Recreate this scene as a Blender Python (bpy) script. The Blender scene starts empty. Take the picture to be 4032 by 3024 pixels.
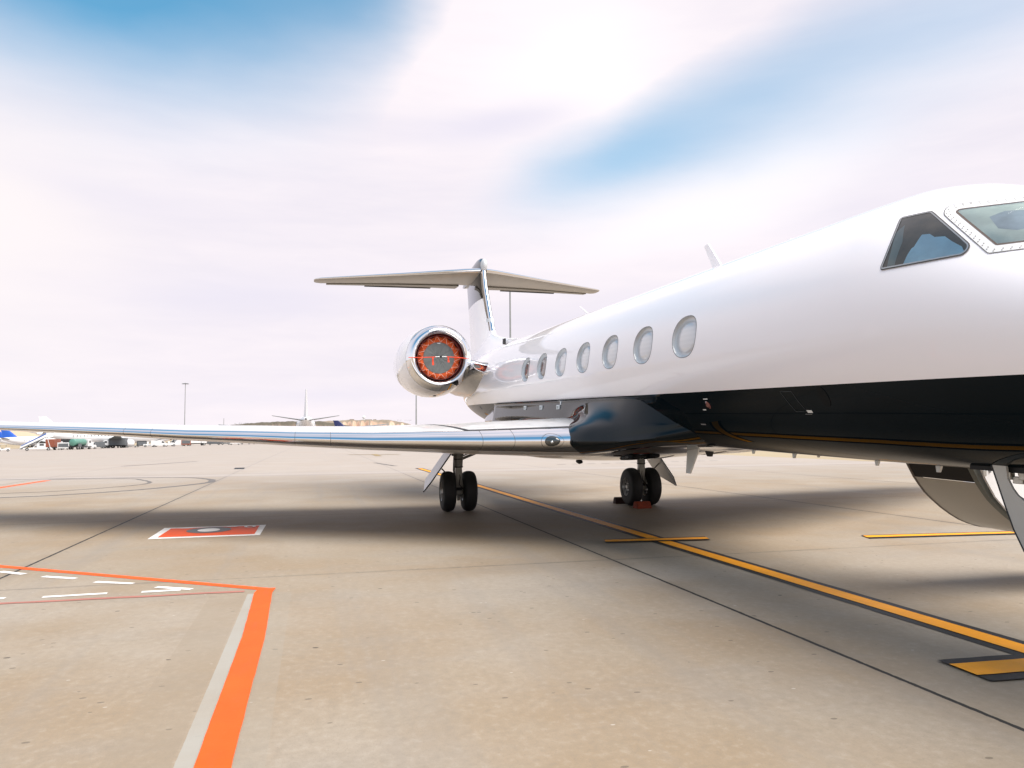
import bpy, bmesh, math, random
from mathutils import Vector, Matrix, Euler
rad = math.radians
random.seed(7)
scn = bpy.context.scene
COL = scn.collection

# ------------------------------------------------------------------ camera
CAMP = Vector((17.2175, -5.2994, 1.6778))
_y, _p, _r = rad(14.2287), rad(3.7693), rad(0.459)
_F = Vector((-math.cos(_y)*math.cos(_p), math.sin(_y)*math.cos(_p), math.sin(_p)))
_R = _F.cross(Vector((0, 0, 1))).normalized()
_U = _R.cross(_F)
_R2 = _R*math.cos(_r) - _U*math.sin(_r)
_U2 = _U*math.cos(_r) + _R*math.sin(_r)
cd = bpy.data.cameras.new("camera")
cam = bpy.data.objects.new("camera", cd)
COL.objects.link(cam)
m = Matrix((_R2, _U2, -_F)).transposed().to_4x4()
m.translation = CAMP
cam.matrix_world = m
cd.sensor_width = 36.0
cd.lens = 36.0*3060.92/4032.0
cd.clip_end = 20000
cd.clip_start = 0.05
scn.camera = cam
scn.view_settings.view_transform = 'Standard'
scn.view_settings.look = 'None'
scn.view_settings.gamma = 1.0
scn.view_settings.exposure = 0.52

# ------------------------------------------------------------------ node helpers
class NT:
    def __init__(s, nt):
        s.nt = nt; s.n = nt.nodes; s.l = nt.links
    def node(s, t, **kw):
        o = s.n.new(t)
        for k, v in kw.items(): setattr(o, k, v)
        return o
    def put(s, sock, v):
        if isinstance(v, bpy.types.NodeSocket): s.l.new(v, sock)
        elif v is not None:
            if sock.type == 'RGBA' and not hasattr(v, '__len__'): v = (v, v, v, 1)
            if sock.type == 'RGBA' and len(v) == 3: v = (*v, 1)
            sock.default_value = v
    def math(s, op, a, b=None, c=None, clamp=False):
        o = s.node('ShaderNodeMath', operation=op, use_clamp=clamp)
        s.put(o.inputs[0], a)
        if b is not None: s.put(o.inputs[1], b)
        if c is not None: s.put(o.inputs[2], c)
        return o.outputs[0]
    def mix(s, f, a, b, bt='MIX'):
        o = s.node('ShaderNodeMix', data_type='RGBA', blend_type=bt)
        s.put(o.inputs[0], f); s.put(o.inputs[6], a); s.put(o.inputs[7], b)
        return o.outputs[2]
    def noise(s, vec, scale, detail=4, rough=.55, dist=0.0):
        o = s.node('ShaderNodeTexNoise')
        s.put(o.inputs['Vector'], vec); o.inputs['Scale'].default_value = scale
        o.inputs['Detail'].default_value = detail; o.inputs['Roughness'].default_value = rough
        o.inputs['Distortion'].default_value = dist
        return o.outputs[0]
    def ramp(s, f, stops, interp='LINEAR'):
        o = s.node('ShaderNodeValToRGB'); o.color_ramp.interpolation = interp
        e = o.color_ramp.elements
        while len(e) > 1: e.remove(e[-1])
        for i, (p, c) in enumerate(stops):
            x = e[0] if i == 0 else e.new(p)
            x.position = p; x.color = (*c, 1) if hasattr(c, '__len__') else (c, c, c, 1)
        s.put(o.inputs[0], f)
        return o.outputs[0]
    def sep(s, v):
        o = s.node('ShaderNodeSeparateXYZ'); s.put(o.inputs[0], v); return o.outputs
    def comb(s, x, y, z):
        o = s.node('ShaderNodeCombineXYZ')
        for i, q in enumerate((x, y, z)): s.put(o.inputs[i], q)
        return o.outputs[0]
    def mapping(s, v, loc=(0, 0, 0), rot=(0, 0, 0), sc=(1, 1, 1)):
        o = s.node('ShaderNodeMapping'); s.put(o.inputs[0], v)
        o.inputs[1].default_value = loc; o.inputs[2].default_value = rot; o.inputs[3].default_value = sc
        return o.outputs[0]

MATS = {}
def mat(name, col=(.5, .5, .5), rough=.5, metal=0.0, coat=0.0, spec=.5, var=0.0, vscale=3.0, bump=0.0, bscale=40.0, emit=None, ior=None, trans=0.0):
    if name in MATS: return MATS[name]
    M = bpy.data.materials.new(name); M.use_nodes = True
    T = NT(M.node_tree); b = T.n['Principled BSDF']
    tc = T.node('ShaderNodeTexCoord').outputs['Object']
    T.put(b.inputs['Base Color'], col)
    b.inputs['Roughness'].default_value = rough
    b.inputs['Metallic'].default_value = metal
    b.inputs['Coat Weight'].default_value = coat
    b.inputs['Coat Roughness'].default_value = 0.02
    b.inputs['Specular IOR Level'].default_value = spec
    b.inputs['Transmission Weight'].default_value = trans
    if ior: b.inputs['IOR'].default_value = ior
    if var:
        n = T.noise(tc, vscale, 6, .6)
        c = T.mix(T.ramp(n, [(.3, 0.0), (.7, 1.0)]), tuple(x*(1-var) for x in col), tuple(min(1, x*(1+var)) for x in col))
        T.put(b.inputs['Base Color'], c)
        T.put(b.inputs['Roughness'], T.math('MULTIPLY_ADD', n, .25*var*2, max(0.02, rough-.12*var*2)))
    if bump:
        bn = T.node('ShaderNodeBump'); bn.inputs['Strength'].default_value = bump; bn.inputs['Distance'].default_value = .01
        T.put(bn.inputs['Height'], T.noise(tc, bscale, 4)); T.l.new(bn.outputs[0], b.inputs['Normal'])
    if emit:
        T.put(b.inputs['Emission Color'], emit[0]); b.inputs['Emission Strength'].default_value = emit[1]
    MATS[name] = M
    return M

# ------------------------------------------------------------------ world: Nishita blue seen between high white cloud
SUN_EL, SUN_AZ = 61.0, 41.0       # azimuth measured from +X towards +Y
w = bpy.data.worlds.new("World"); scn.world = w; w.use_nodes = True
T = NT(w.node_tree)
bg = T.n['Background']
sky = T.node('ShaderNodeTexSky', sky_type='NISHITA')
sky.sun_disc = False
sky.sun_elevation = rad(SUN_EL); sky.sun_rotation = rad(90-SUN_AZ)
sky.air_density = 1.0; sky.dust_density = 0.4; sky.ozone_density = 2.0
d = T.node('ShaderNodeTexCoord').outputs['Generated']
X, Y, Z = T.sep(d)
az = T.math('MULTIPLY', T.math('ARCTAN2', Y, T.math('MULTIPLY', X, -1)), 57.2958)
el = T.math('MULTIPLY', T.math('ARCSINE', Z), 57.2958)
# soft warp so that cloud edges are uneven
sv = T.mapping(d, sc=(1.0, 1.0, 2.6))
n1 = T.noise(sv, 2.6, 5, .5); n2 = T.noise(T.mapping(sv, loc=(5, 3, 1)), 2.2, 5, .5)
azw = T.math('ADD', az, T.math('MULTIPLY', T.math('SUBTRACT', n1, .5), 12))
elw = T.math('ADD', el, T.math('MULTIPLY', T.math('SUBTRACT', n2, .5), 5))
def blob(a, e, sa, se, amp, rot=0.0):
    ca, sn = math.cos(rad(rot)), math.sin(rad(rot))
    da = T.math('SUBTRACT', azw, a); de = T.math('SUBTRACT', elw, e)
    p = T.math('ADD', T.math('MULTIPLY', da, ca/sa), T.math('MULTIPLY', de, sn/sa))
    q = T.math('ADD', T.math('MULTIPLY', da, -sn/se), T.math('MULTIPLY', de, ca/se))
    r = T.math('ADD', T.math('MULTIPLY', p, p), T.math('MULTIPLY', q, q))
    return T.math('MULTIPLY', T.math('EXPONENT', T.math('MULTIPLY', r, -1)), amp)
parts = [blob(-11, 28.2, 14, 5.6, .95, 2), blob(3, 30.5, 8, 4.2, .55, -12), blob(21.5, 20.4, 7, 3.2, .56, 20), blob(31.5, 22.4, 9, 3.8, .42, 14),
         blob(45, 25.0, 13, 4.4, .40, 10), blob(-98, 56, 46, 36, 1.5), blob(-22, 29, 9, 5, .35), blob(19, 28.6, 11, 4.4, -1.0, 8), blob(9, 25.5, 4, 4, -.3)]
s = parts[0]
for q in parts[1:]: s = T.math('ADD', s, q)
# the rest of the dome, outside that patch, has broken cloud with blue gaps high up
gen = T.ramp(T.noise(T.mapping(d, loc=(2.3, .7, .2), sc=(1, 1, 1.6)), 1.7, 5, .5), [(.42, 0.0), (.62, .8)])
hi = T.node('ShaderNodeMapRange', interpolation_type='SMOOTHSTEP'); T.put(hi.inputs[0], el); hi.inputs[1].default_value = 31; hi.inputs[2].default_value = 44
back = T.node('ShaderNodeMapRange', interpolation_type='SMOOTHSTEP'); T.put(back.inputs[0], X); back.inputs[1].default_value = -.35; back.inputs[2].default_value = .25
bel = T.ramp(T.math('DIVIDE', elw, 90), [(.13, 0.0), (.24, .55), (.6, .55), (.85, .3)])
outside = T.math('MAXIMUM', T.math('MULTIPLY', gen, hi.outputs[0]), T.math('MULTIPLY', T.math('MULTIPLY', back.outputs[0], bel), T.ramp(n1, [(.3, .55), (.6, 1.0)])))
blue = T.math('MAXIMUM', s, outside, clamp=True)
streak = T.math('ADD', T.math('MULTIPLY', T.noise(T.mapping(d, sc=(1.2, 1.2, 9)), 2.3, 5, .55), .7), T.math('MULTIPLY', T.noise(T.mapping(d, rot=(0, rad(14), 0), sc=(1.2, 1.2, 6)), 7.0, 6, .6, .6), .3))
cloud = T.mix(T.ramp(streak, [(.35, 0.0), (.68, 1.0)]), (.625, .588, .642), (.710, .655, .683))
cloud = T.mix(T.math('MULTIPLY', T.math('EXPONENT', T.math('MULTIPLY', T.math('POWER', T.math('DIVIDE', T.math('SUBTRACT', azw, 18), 9), 2), -1)),
              T.math('EXPONENT', T.math('MULTIPLY', T.math('POWER', T.math('DIVIDE', T.math('SUBTRACT', elw, 26), 5), 2), -1))), cloud, (.765, .72, .735))
cloud = T.mix(T.math('MULTIPLY', T.math('EXPONENT', T.math('MULTIPLY', T.math('POWER', T.math('DIVIDE', T.math('ADD', azw, 22), 9), 2), -1)),
              T.math('EXPONENT', T.math('MULTIPLY', T.math('POWER', T.math('DIVIDE', T.math('SUBTRACT', elw, 13), 8), 2), -1))), cloud, (.72, .665, .665))
def shade(a, e, sa, se, amt, rot=0):
    return blob(a, e, sa, se, amt, rot)
for bb in ((-3, 9.8, 9, 1.5, .65, 3), (12.3, 22.6, 6, 1.5, .8, 6), (3, 3.4, 8, .7, .5, 0), (-14, 15.5, 7, 1.6, .35, -6), (24, 9.5, 9, 1.5, .45, 8), (36, 15.5, 9, 1.3, .35, 10)):
    cloud = T.mix(T.math('MINIMUM', shade(*bb), 1.0), cloud, (.585, .560, .645))
lit = T.math('MULTIPLY', blob(30, 17.2, 12, 2.6, .8, 18), 1.0)
cloud = T.mix(T.math('MINIMUM', lit, 1.0), cloud, (.80, .745, .755))
skyc = T.mix(1.0, sky.outputs[0], (.085, .150, .140), 'MULTIPLY')
ground_glow = T.node('ShaderNodeMapRange'); T.put(ground_glow.inputs[0], el); ground_glow.inputs[1].default_value = -3; ground_glow.inputs[2].default_value = 0
fin = T.mix(blue, cloud, skyc)
fin = T.mix(ground_glow.outputs[0], (.36, .31, .26), fin)
T.l.new(fin, bg.inputs[0]); bg.inputs[1].default_value = 1.0

sd = bpy.data.lights.new("sun", 'SUN'); sd.energy = 4.1; sd.angle = rad(62); sd.color = (1, .93, .84)
so = bpy.data.objects.new("sun", sd); COL.objects.link(so)
sdir = Vector((math.cos(rad(SUN_EL))*math.cos(rad(SUN_AZ)), math.cos(rad(SUN_EL))*math.sin(rad(SUN_AZ)), math.sin(rad(SUN_EL))))
so.rotation_euler = (-sdir).to_track_quat('-Z', 'Y').to_euler(); so.location = sdir*50

# ------------------------------------------------------------------ mesh helpers
class MB:
    def __init__(s): s.v = []; s.f = []; s.mi = []; s.cur = 0
    def add(s, vs, fs):
        o = len(s.v); s.v += [tuple(v) for v in vs]; s.f += [tuple(i+o for i in f) for f in fs]; s.mi += [s.cur]*len(fs); return s
    def box(s, c, d, M=None, taper=(1, 1)):
        x, y, z = (q/2 for q in d); vs = []
        for sz in (-1, 1):
            tx, ty = taper if sz > 0 else (1, 1)
            for sx, sy in ((-1, -1), (1, -1), (1, 1), (-1, 1)):
                p = Vector((sx*x*tx, sy*y*ty, sz*z))
                if M is not None: p = M @ p
                vs.append(p+Vector(c))
        return s.add(vs, [(3, 2, 1, 0), (4, 5, 6, 7), (0, 1, 5, 4), (1, 2, 6, 5), (2, 3, 7, 6), (3, 0, 4, 7)])
    def tube(s, pts, r, n=12, cap=True):
        pts = [Vector(p) for p in pts]; rs = r if hasattr(r, '__len__') else [r]*len(pts)
        vs = []; up = None
        for i, p in enumerate(pts):
            t = (pts[min(i+1, len(pts)-1)]-pts[max(i-1, 0)]).normalized()
            a = up if up is not None else (Vector((0, 0, 1)) if abs(t.z) < .9 else Vector((1, 0, 0)))
            u = t.cross(a).normalized(); v = t.cross(u).normalized(); up = -v if False else a
            for k in range(n):
                q = 2*math.pi*k/n; vs.append(p+u*(math.cos(q)*rs[i])+v*(math.sin(q)*rs[i]))
        fs = []
        for i in range(len(pts)-1):
            for k in range(n):
                fs.append((i*n+k, i*n+(k+1) % n, (i+1)*n+(k+1) % n, (i+1)*n+k))
        if cap: fs += [tuple(range(n))[::-1], tuple((len(pts)-1)*n+k for k in range(n))]
        return s.add(vs, fs)
    def lathe(s, prof, c=(0, 0, 0), axis='x', n=48, cap=False, shift=None, closed=False):
        # prof: list of (a, r) along axis
        vs = []
        for a, r in prof:
            dz = shift(a) if shift else 0
            for k in range(n):
                q = 2*math.pi*k/n; u, v = r*math.cos(q), r*math.sin(q)
                p = {'x': (a, u, v), 'y': (v, a, u), 'z': (u, v, a)}[axis]
                vs.append((p[0]+c[0], p[1]+c[1], p[2]+c[2]+dz))
        m_ = len(prof); fs = []
        for i in range(m_-1 + (1 if closed else 0)):
            for k in range(n):
                fs.append((i*n+k, i*n+(k+1) % n, ((i+1) % m_)*n+(k+1) % n, ((i+1) % m_)*n+k))
        if cap: fs += [tuple(range(n)), tuple((m_-1)*n+k for k in range(n))]
        return s.add(vs, fs)
    def loft(s, rings, cap=True, closed=True):
        n = len(rings[0]); vs = [p for r in rings for p in r]; fs = []
        for i in range(len(rings)-1):
            for k in range(n if closed else n-1):
                fs.append((i*n+k, i*n+(k+1) % n, (i+1)*n+(k+1) % n, (i+1)*n+k))
        if cap and closed: fs += [tuple(range(n))[::-1], tuple((len(rings)-1)*n+k for k in range(n))]
        return s.add(vs, fs)
    def prism(s, poly, a0, a1, axis='y'):
        n = len(poly)
        def P(u, v, a): return {'y': (u, a, v), 'x': (a, u, v), 'z': (u, v, a)}[axis]
        vs = [P(u, v, a0) for u, v in poly]+[P(u, v, a1) for u, v in poly]
        return s.add(vs, [tuple(range(n))[::-1], tuple(range(n, 2*n))]+[(i, (i+1) % n, n+(i+1) % n, n+i) for i in range(n)])
    def build(s, name, mt, parent=None, smooth=None, bevel=0, recalc=True):
        me = bpy.data.meshes.new(name); me.from_pydata(s.v, [], s.f)
        ms = mt if isinstance(mt, (list, tuple)) else [mt]
        for x in ms: me.materials.append(x)
        me.polygons.foreach_set('material_index', s.mi)
        if recalc:
            b = bmesh.new(); b.from_mesh(me); bmesh.ops.recalc_face_normals(b, faces=b.faces); b.to_mesh(me); b.free()
        if smooth is not None:
            me.polygons.foreach_set('use_smooth', [True]*len(me.polygons))
            if smooth < 180: me.set_sharp_from_angle(angle=rad(smooth))
        o = bpy.data.objects.new(name, me); COL.objects.link(o)
        if parent is not None: o.parent = parent
        if bevel:
            md = o.modifiers.new('bevel', 'BEVEL'); md.width = bevel; md.segments = 2; md.limit_method = 'ANGLE'; md.angle_limit = rad(35)
        return o
def tag(o, label=None, cat=None, group=None, kind=None):
    for k, v in (('label', label), ('category', cat), ('group', group), ('kind', kind)):
        if v: o[k] = v
    return o
def empty(name, loc=(0, 0, 0), rz=0.0, ry=0.0):
    o = bpy.data.objects.new(name, None); COL.objects.link(o); o.location = loc; o.rotation_euler = (0, ry, rz); o.empty_display_size = .2
    return o
def copy_tree(o, parent=None):
    c = o.copy(); COL.objects.link(c); c.parent = parent
    for ch in [q for q in o.children]: copy_tree(ch, c)
    return c
def structure(o): o['kind'] = 'structure'; return o
def zg(x, y=0.0):
    """height of the airfield, which falls away gently beyond the near stand, mostly towards -Y"""
    dx = min(max(0.0, -x-45), 400); k = min(1.0, dx/80.0)
    return -.0018*dx-.018*min(max(0.0, -y-15), 200)*k
def az_point(u, dist, z=0.0):
    """ground point in the compass direction of photo column u, dist metres away"""
    a = _y + math.atan((u-2016)/3060.92)
    return Vector((CAMP.x-math.cos(a)*dist, CAMP.y+math.sin(a)*dist, z))
# ------------------------------------------------------------------ ground
def concrete_material():
    M = bpy.data.materials.new('apron_concrete'); M.use_nodes = True
    T = NT(M.node_tree); b = T.n['Principled BSDF']
    g = T.node('ShaderNodeNewGeometry').outputs['Position']
    X, Y, Z = T.sep(g)
    big = T.noise(g, .16, 5, .55, .4)
    mid = T.noise(T.mapping(g, sc=(1, .55, 1)), .9, 6, .6, .3)
    tan = T.noise(T.mapping(g, loc=(4.2, 1.3, 0), sc=(.8, .8, 1)), .42, 6, .58, .2)
    fine = T.noise(g, 14, 8, .7)
    grit = T.noise(g, 90, 4, .7)
    c = T.mix(T.ramp(big, [(.34, 0.0), (.64, 1.0)]), (.298, .232, .162), (.345, .290, .232))
    c = T.mix(T.math('MULTIPLY', T.ramp(tan, [(.42, 0.0), (.62, 1.0)]), .85), c, (.275, .192, .112))
    c = T.mix(T.math('MULTIPLY', T.ramp(mid, [(.50, 0.0), (.70, 1.0)]), .30), c, (.27, .205, .13))
    c = T.mix(T.math('MULTIPLY', T.ramp(T.noise(T.mapping(g, loc=(3, 9, 0), sc=(1, .3, 1)), 1.3, 5, .6), [(.5, 0.0), (.75, 1.0)]), .5), c, (.245, .215, .185))
    # each slab was poured separately and has its own tone
    cell = T.node('ShaderNodeTexWhiteNoise', noise_dimensions='2D')
    T.put(cell.inputs['Vector'], T.comb(T.math('FLOOR', T.math('DIVIDE', T.math('SUBTRACT', X, 7.30), 7.5)), T.math('FLOOR', T.math('DIVIDE', T.math('SUBTRACT', Y, -1.42), 7.55)), 0))
    c = T.mix(T.math('MULTIPLY', cell.outputs[0], .35), c, (.255, .225, .185))
    med = T.noise(g, 5.5, 8, .72)
    c = T.mix(T.ramp(med, [(.34, .12), (.50, 0.0)]), c, (.235, .185, .125))
    c = T.mix(T.ramp(med, [(.52, 0.0), (.70, .10)]), c, (.42, .37, .31))
    c = T.mix(T.ramp(fine, [(.36, .30), (.5, 0.0)]), c, (.20, .165, .125))
    c = T.mix(T.ramp(fine, [(.52, 0.0), (.66, .22)]), c, (.43, .385, .33))
    c = T.mix(T.ramp(grit, [(.30, .7), (.45, 0.0)]), c, (.20, .165, .13))
    # wheel-polished streaks that run the way the aircraft taxi in
    st = T.noise(T.mapping(g, sc=(.07, 1.6, 1)), 1.0, 4, .6)
    c = T.mix(T.math('MULTIPLY', T.ramp(st, [(.52, 0.0), (.70, 1.0)]), .38), c, (.225, .20, .175))
    # small pits, chips and pale flecks
    def dots(scale, r, dens):
        v = T.node('ShaderNodeTexVoronoi'); T.put(v.inputs['Vector'], T.mapping(g, sc=(1, .6, 1))); v.inputs['Scale'].default_value = scale
        near = T.math('LESS_THAN', T.math('ADD', v.outputs['Distance'], T.math('MULTIPLY', fine, .04)), r)
        pick = T.math('GREATER_THAN', T.sep(v.outputs['Color'])[0], dens)
        return T.math('MULTIPLY', near, pick)
    c = T.mix(T.math('MULTIPLY', dots(2.1, .050, .45), .9), c, (.05, .04, .03))
    c = T.mix(T.math('MULTIPLY', dots(7.0, .115, .55), .70), c, (.12, .095, .07))
    c = T.mix(T.math('MULTIPLY', dots(7.3, .085, .80), .45), c, (.55, .50, .45))
    # joints between the slabs: lines of constant Y and constant X
    wob = T.math('MULTIPLY', T.math('SUBTRACT', T.noise(g, 5.0, 6, .75), .5), .035)
    def joint(coord, period, off, wid, dark):
        q = T.math('ADD', T.math('SUBTRACT', coord, off), wob)
        fr = T.math('ABSOLUTE', T.math('SUBTRACT', T.math('FRACT', T.math('ADD', T.math('DIVIDE', q, period), .5)), .5))
        dist = T.math('MULTIPLY', fr, period)
        core = T.math('MULTIPLY', T.math('LESS_THAN', dist, wid), dark)
        halo = T.math('MULTIPLY', T.math('SUBTRACT', 1.0, T.math('DIVIDE', dist, wid*11), clamp=True), T.math('MULTIPLY', T.ramp(mid, [(.35, 0.0), (.6, 1.0)]), .42*dark))
        return core, halo
    for co, per, off, wid, dk in ((Y, 7.55, -1.42, .019, 1.0), (X, 7.5, 7.30, .009, .85)):
        a, h = joint(co, per, off, wid, dk)
        if co is X: a = T.math('MULTIPLY', a, T.ramp(T.noise(g, 1.1, 4, .7), [(.38, .15), (.6, 1.0)]))
        c = T.mix(h, c, (.15, .125, .10)); c = T.mix(a, c, (.022, .02, .018))
    # drainage channel: two long cross seams
    for off in (-18.6, -20.7):
        dd = T.math('ABSOLUTE', T.math('ADD', T.math('SUBTRACT', X, off), T.math('MULTIPLY', wob, 2)))
        c = T.mix(T.math('MULTIPLY', T.math('LESS_THAN', dd, .13), .85), c, (.10, .075, .07))
    ch = T.math('MULTIPLY', T.math('LESS_THAN', X, -18.6), T.math('GREATER_THAN', X, -20.7))
    c = T.mix(T.math('MULTIPLY', ch, .35), c, (.42, .375, .36))
    # concrete colour turns paler towards the far apron
    far = T.ramp(T.math('DIVIDE', X, -80), [(.07, 0.0), (.30, 1.0)])
    c = T.mix(T.math('MULTIPLY', far, .62), c, (.405, .355, .325))
    # pale ground-off paint traces beside the red line
    def band(y0, y1, x0, col, amt):
        amt = T.math('MULTIPLY', T.ramp(mid, [(.25, .55), (.6, 1.0)]), amt)
        e = T.math('MULTIPLY', T.math('GREATER_THAN', T.math('ADD', Y, T.math('MULTIPLY', wob, .4)), y0), T.math('LESS_THAN', T.math('ADD', Y, T.math('MULTIPLY', wob, .4)), y1))
        return T.mix(T.math('MULTIPLY', T.math('MULTIPLY', e, T.math('GREATER_THAN', X, x0)), amt), c, col)
    c = band(-5.985, -5.885, 8.3, (.335, .315, .28), .9)
    c = band(-6.36, -6.00, 8.5, (.25, .20, .145), .42)
    c = band(-5.70, -5.53, 8.3, (.28, .25, .205), .30)
    T.put(b.inputs['Base Color'], c)
    b.inputs['Specular IOR Level'].default_value = .35
    hsv = T.node('ShaderNodeHueSaturation'); hsv.inputs['Saturation'].default_value = 1.0; T.put(hsv.inputs['Color'], c)
    T.put(b.inputs['Roughness'], T.math('MULTIPLY_ADD', fine, .25, .58))
    bn = T.node('ShaderNodeBump'); bn.inputs['Strength'].default_value = .35; bn.inputs['Distance'].default_value = .006
    T.put(bn.inputs['Height'], T.math('ADD', fine, T.math('MULTIPLY', grit, .5))); T.l.new(bn.outputs[0], b.inputs['Normal'])
    return M

def paint_material(name, col, wear=.35, rough=.55):
    M = bpy.data.materials.new(name); M.use_nodes = True
    T = NT(M.node_tree); b = T.n['Principled BSDF']
    g = T.node('ShaderNodeNewGeometry').outputs['Position']
    f = T.noise(g, 26, 8, .75); q = T.noise(g, 2.2, 5, .6)
    c = T.mix(T.ramp(q, [(.3, 0.0), (.75, 1.0)]), tuple(x*.86 for x in col), tuple(min(1, x*1.08) for x in col))
    c = T.mix(T.ramp(f, [(.28, wear), (.42, 0.0)]), c, (.27, .22, .17))
    c = T.mix(T.math('MULTIPLY', T.ramp(T.noise(T.mapping(g, sc=(.5, 3, 1)), 3.0, 6, .7), [(.55, 0.0), (.75, 1.0)]), .22), c, (.10, .085, .07))
    T.put(b.inputs['Base Color'], c); b.inputs['Roughness'].default_value = rough; b.inputs['Specular IOR Level'].default_value = .2
    bn = T.node('ShaderNodeBump'); bn.inputs['Strength'].default_value = .25; bn.inputs['Distance'].default_value = .004
    T.put(bn.inputs['Height'], f); T.l.new(bn.outputs[0], b.inputs['Normal'])
    return M

def land_material():
    M = bpy.data.materials.new('dry_land'); M.use_nodes = True
    T = NT(M.node_tree); b = T.n['Principled BSDF']
    g = T.node('ShaderNodeNewGeometry').outputs['Position']
    n = T.noise(g, .02, 6, .6); f = T.noise(g, .6, 6, .7)
    c = T.mix(T.ramp(n, [(.35, 0.0), (.65, 1.0)]), (.33, .24, .15), (.42, .33, .22))
    c = T.mix(T.math('MULTIPLY', f, .5), c, (.25, .22, .12))
    T.put(b.inputs['Base Color'], c); b.inputs['Roughness'].default_value = .95
    return M

def grid_sheet(name, xs, ys, dz, m):
    vs = [(x, y, zg(x, y)+dz) for x in xs for y in ys]; n = len(ys)
    return structure(MB().add(vs, [(i*n+j, i*n+j+1, (i+1)*n+j+1, (i+1)*n+j) for i in range(len(xs)-1) for j in range(n-1)]).build(name, m))
GX = [60, 0, -45, -65, -85, -105, -125, -250, -445]; GY = [-400, -215, -100, -15, 26]
grid_sheet('ground', [9000]+GX+[-9000], [-9000]+GY+[9000], -.06, land_material())
grid_sheet('apron', GX, GY, 0, concrete_material())
# dry earth verge beyond the stand on the right
YEL = paint_material('yellow_paint', (.95, .36, .006), .22)
BLK = paint_material('black_paint', (.009, .012, .016), .10)
RED = paint_material('orange_red_paint', (.92, .098, .006), .14)
ORG = paint_material('sign_orange_paint', (.78, .085, .008), .2)
FAD = paint_material('faded_red_paint', (.40, .155, .12), .6)
WHT = paint_material('white_paint', (.86, .83, .80), .35)
GRYP = paint_material('grey_paint', (.135, .14, .145), .25)
OLDY = paint_material('faded_yellow_paint', (.30, .21, .09), .8)
TYRM = paint_material('tyre_mark', (.14, .125, .115), 1.0)

def strip(name, pts, w, m, z, jit=.004, step=.12, skew=0.0):
    """painted stripe along pts (world x, y); ragged edges; skew slides the two edges apart at the ends"""
    P = [Vector((*p, 0)) for p in pts]; line = []
    for a, b in zip(P, P[1:]):
        n = max(1, int((b-a).length/step)); n = min(n, 160)
        line += [a.lerp(b, i/n) for i in range(n)]
    line.append(P[-1]); vs = []; rr = random.Random(len(vs)+int(abs(P[0].x)*100)+int(w*1000))
    for i, p in enumerate(line):
        t = (line[min(i+1, len(line)-1)]-line[max(i-1, 0)]).normalized(); nn = Vector((-t.y, t.x, 0))
        for sgn in (-1, 1):
            q = p+nn*sgn*(w/2+rr.uniform(-jit, jit))
            if skew: q += t*skew*sgn
            vs.append((q.x, q.y, z))
    return structure(MB().add(vs, [(2*i, 2*i+2, 2*i+3, 2*i+1) for i in range(len(line)-1)]).build(name, m))
def flat(name, poly, m, z):
    return structure(MB().add([(x, y, z) for x, y in poly], [tuple(range(len(poly)))]).build(name, m))

# yellow centreline with black borders
strip('taxi_line_border', [(-23.5, -.04), (-9, .005), (40, .005)], .405, BLK, .004, .009)
strip('taxi_line', [(-23.0, -.04), (-9, .005), (40, .005)], .205, YEL, .008, .002)
# short cross bars, cut at a slant
def bar(x0, y0, x1, y1, wy, wb, sk):
    strip('cross_bar_border', [(x0, y0), (x1, y1)], wb, BLK, .012, .004, skew=sk*wb/wy)
    strip('cross_bar', [(x0, y0), (x1, y1)], wy, YEL, .016, .003, skew=sk)
bar(5.62, -.875, 5.80, .80, .22, .40, .02)
bar(6.40, 3.26, 6.80, 6.9, .19, .36, .02)
bar(12.59, -.882, 12.63, -.19, .265, .50, 0)
bar(12.63, .19, 12.68, .9, .265, .50, 0)
# faded old marking far down the line
strip('old_marking', [(-57.0, -2.3), (-54.6, 2.3)], .75, OLDY, .004, .05)
strip('old_marking', [(-57, .1), (-50, .0)], .5, OLDY, .008, .04)
# stand safety lines
strip('safety_line', [(-2.5, -19.9), (8.10, -5.80)], .125, RED, .004, .003)
strip('safety_line', [(8.06, -5.80), (8.3, -5.825), (10.2, -5.785), (11.7, -5.79), (14.8, -5.79)], .185, RED, .008, .002)
strip('faded_line', [(8.02, -11.6), (8.10, -8.40), (8.15, -6.03)], .075, FAD, .004, .012)
for a, b in (((5.92, -9.16), (6.22, -8.79)), ((6.48, -8.50), (6.75, -8.07)), ((7.06, -7.78), (7.30, -7.32)), ((7.61, -7.02), (7.86, -6.61)), ((5.3, -9.95), (5.6, -9.55)),
             ((7.87, -7.12), (7.865, -6.72)), ((7.86, -8.09), (7.84, -7.47)), ((7.80, -9.1), (7.815, -8.46)), ((7.80, -10.1), (7.80, -9.5))):
    strip('white_dash', [a, b], .085, WHT, .004, .006)
strip('far_red_line', [(-13.2, -15.9), (-18.1, -15.76)], .28, RED, .004, .02)
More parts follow.
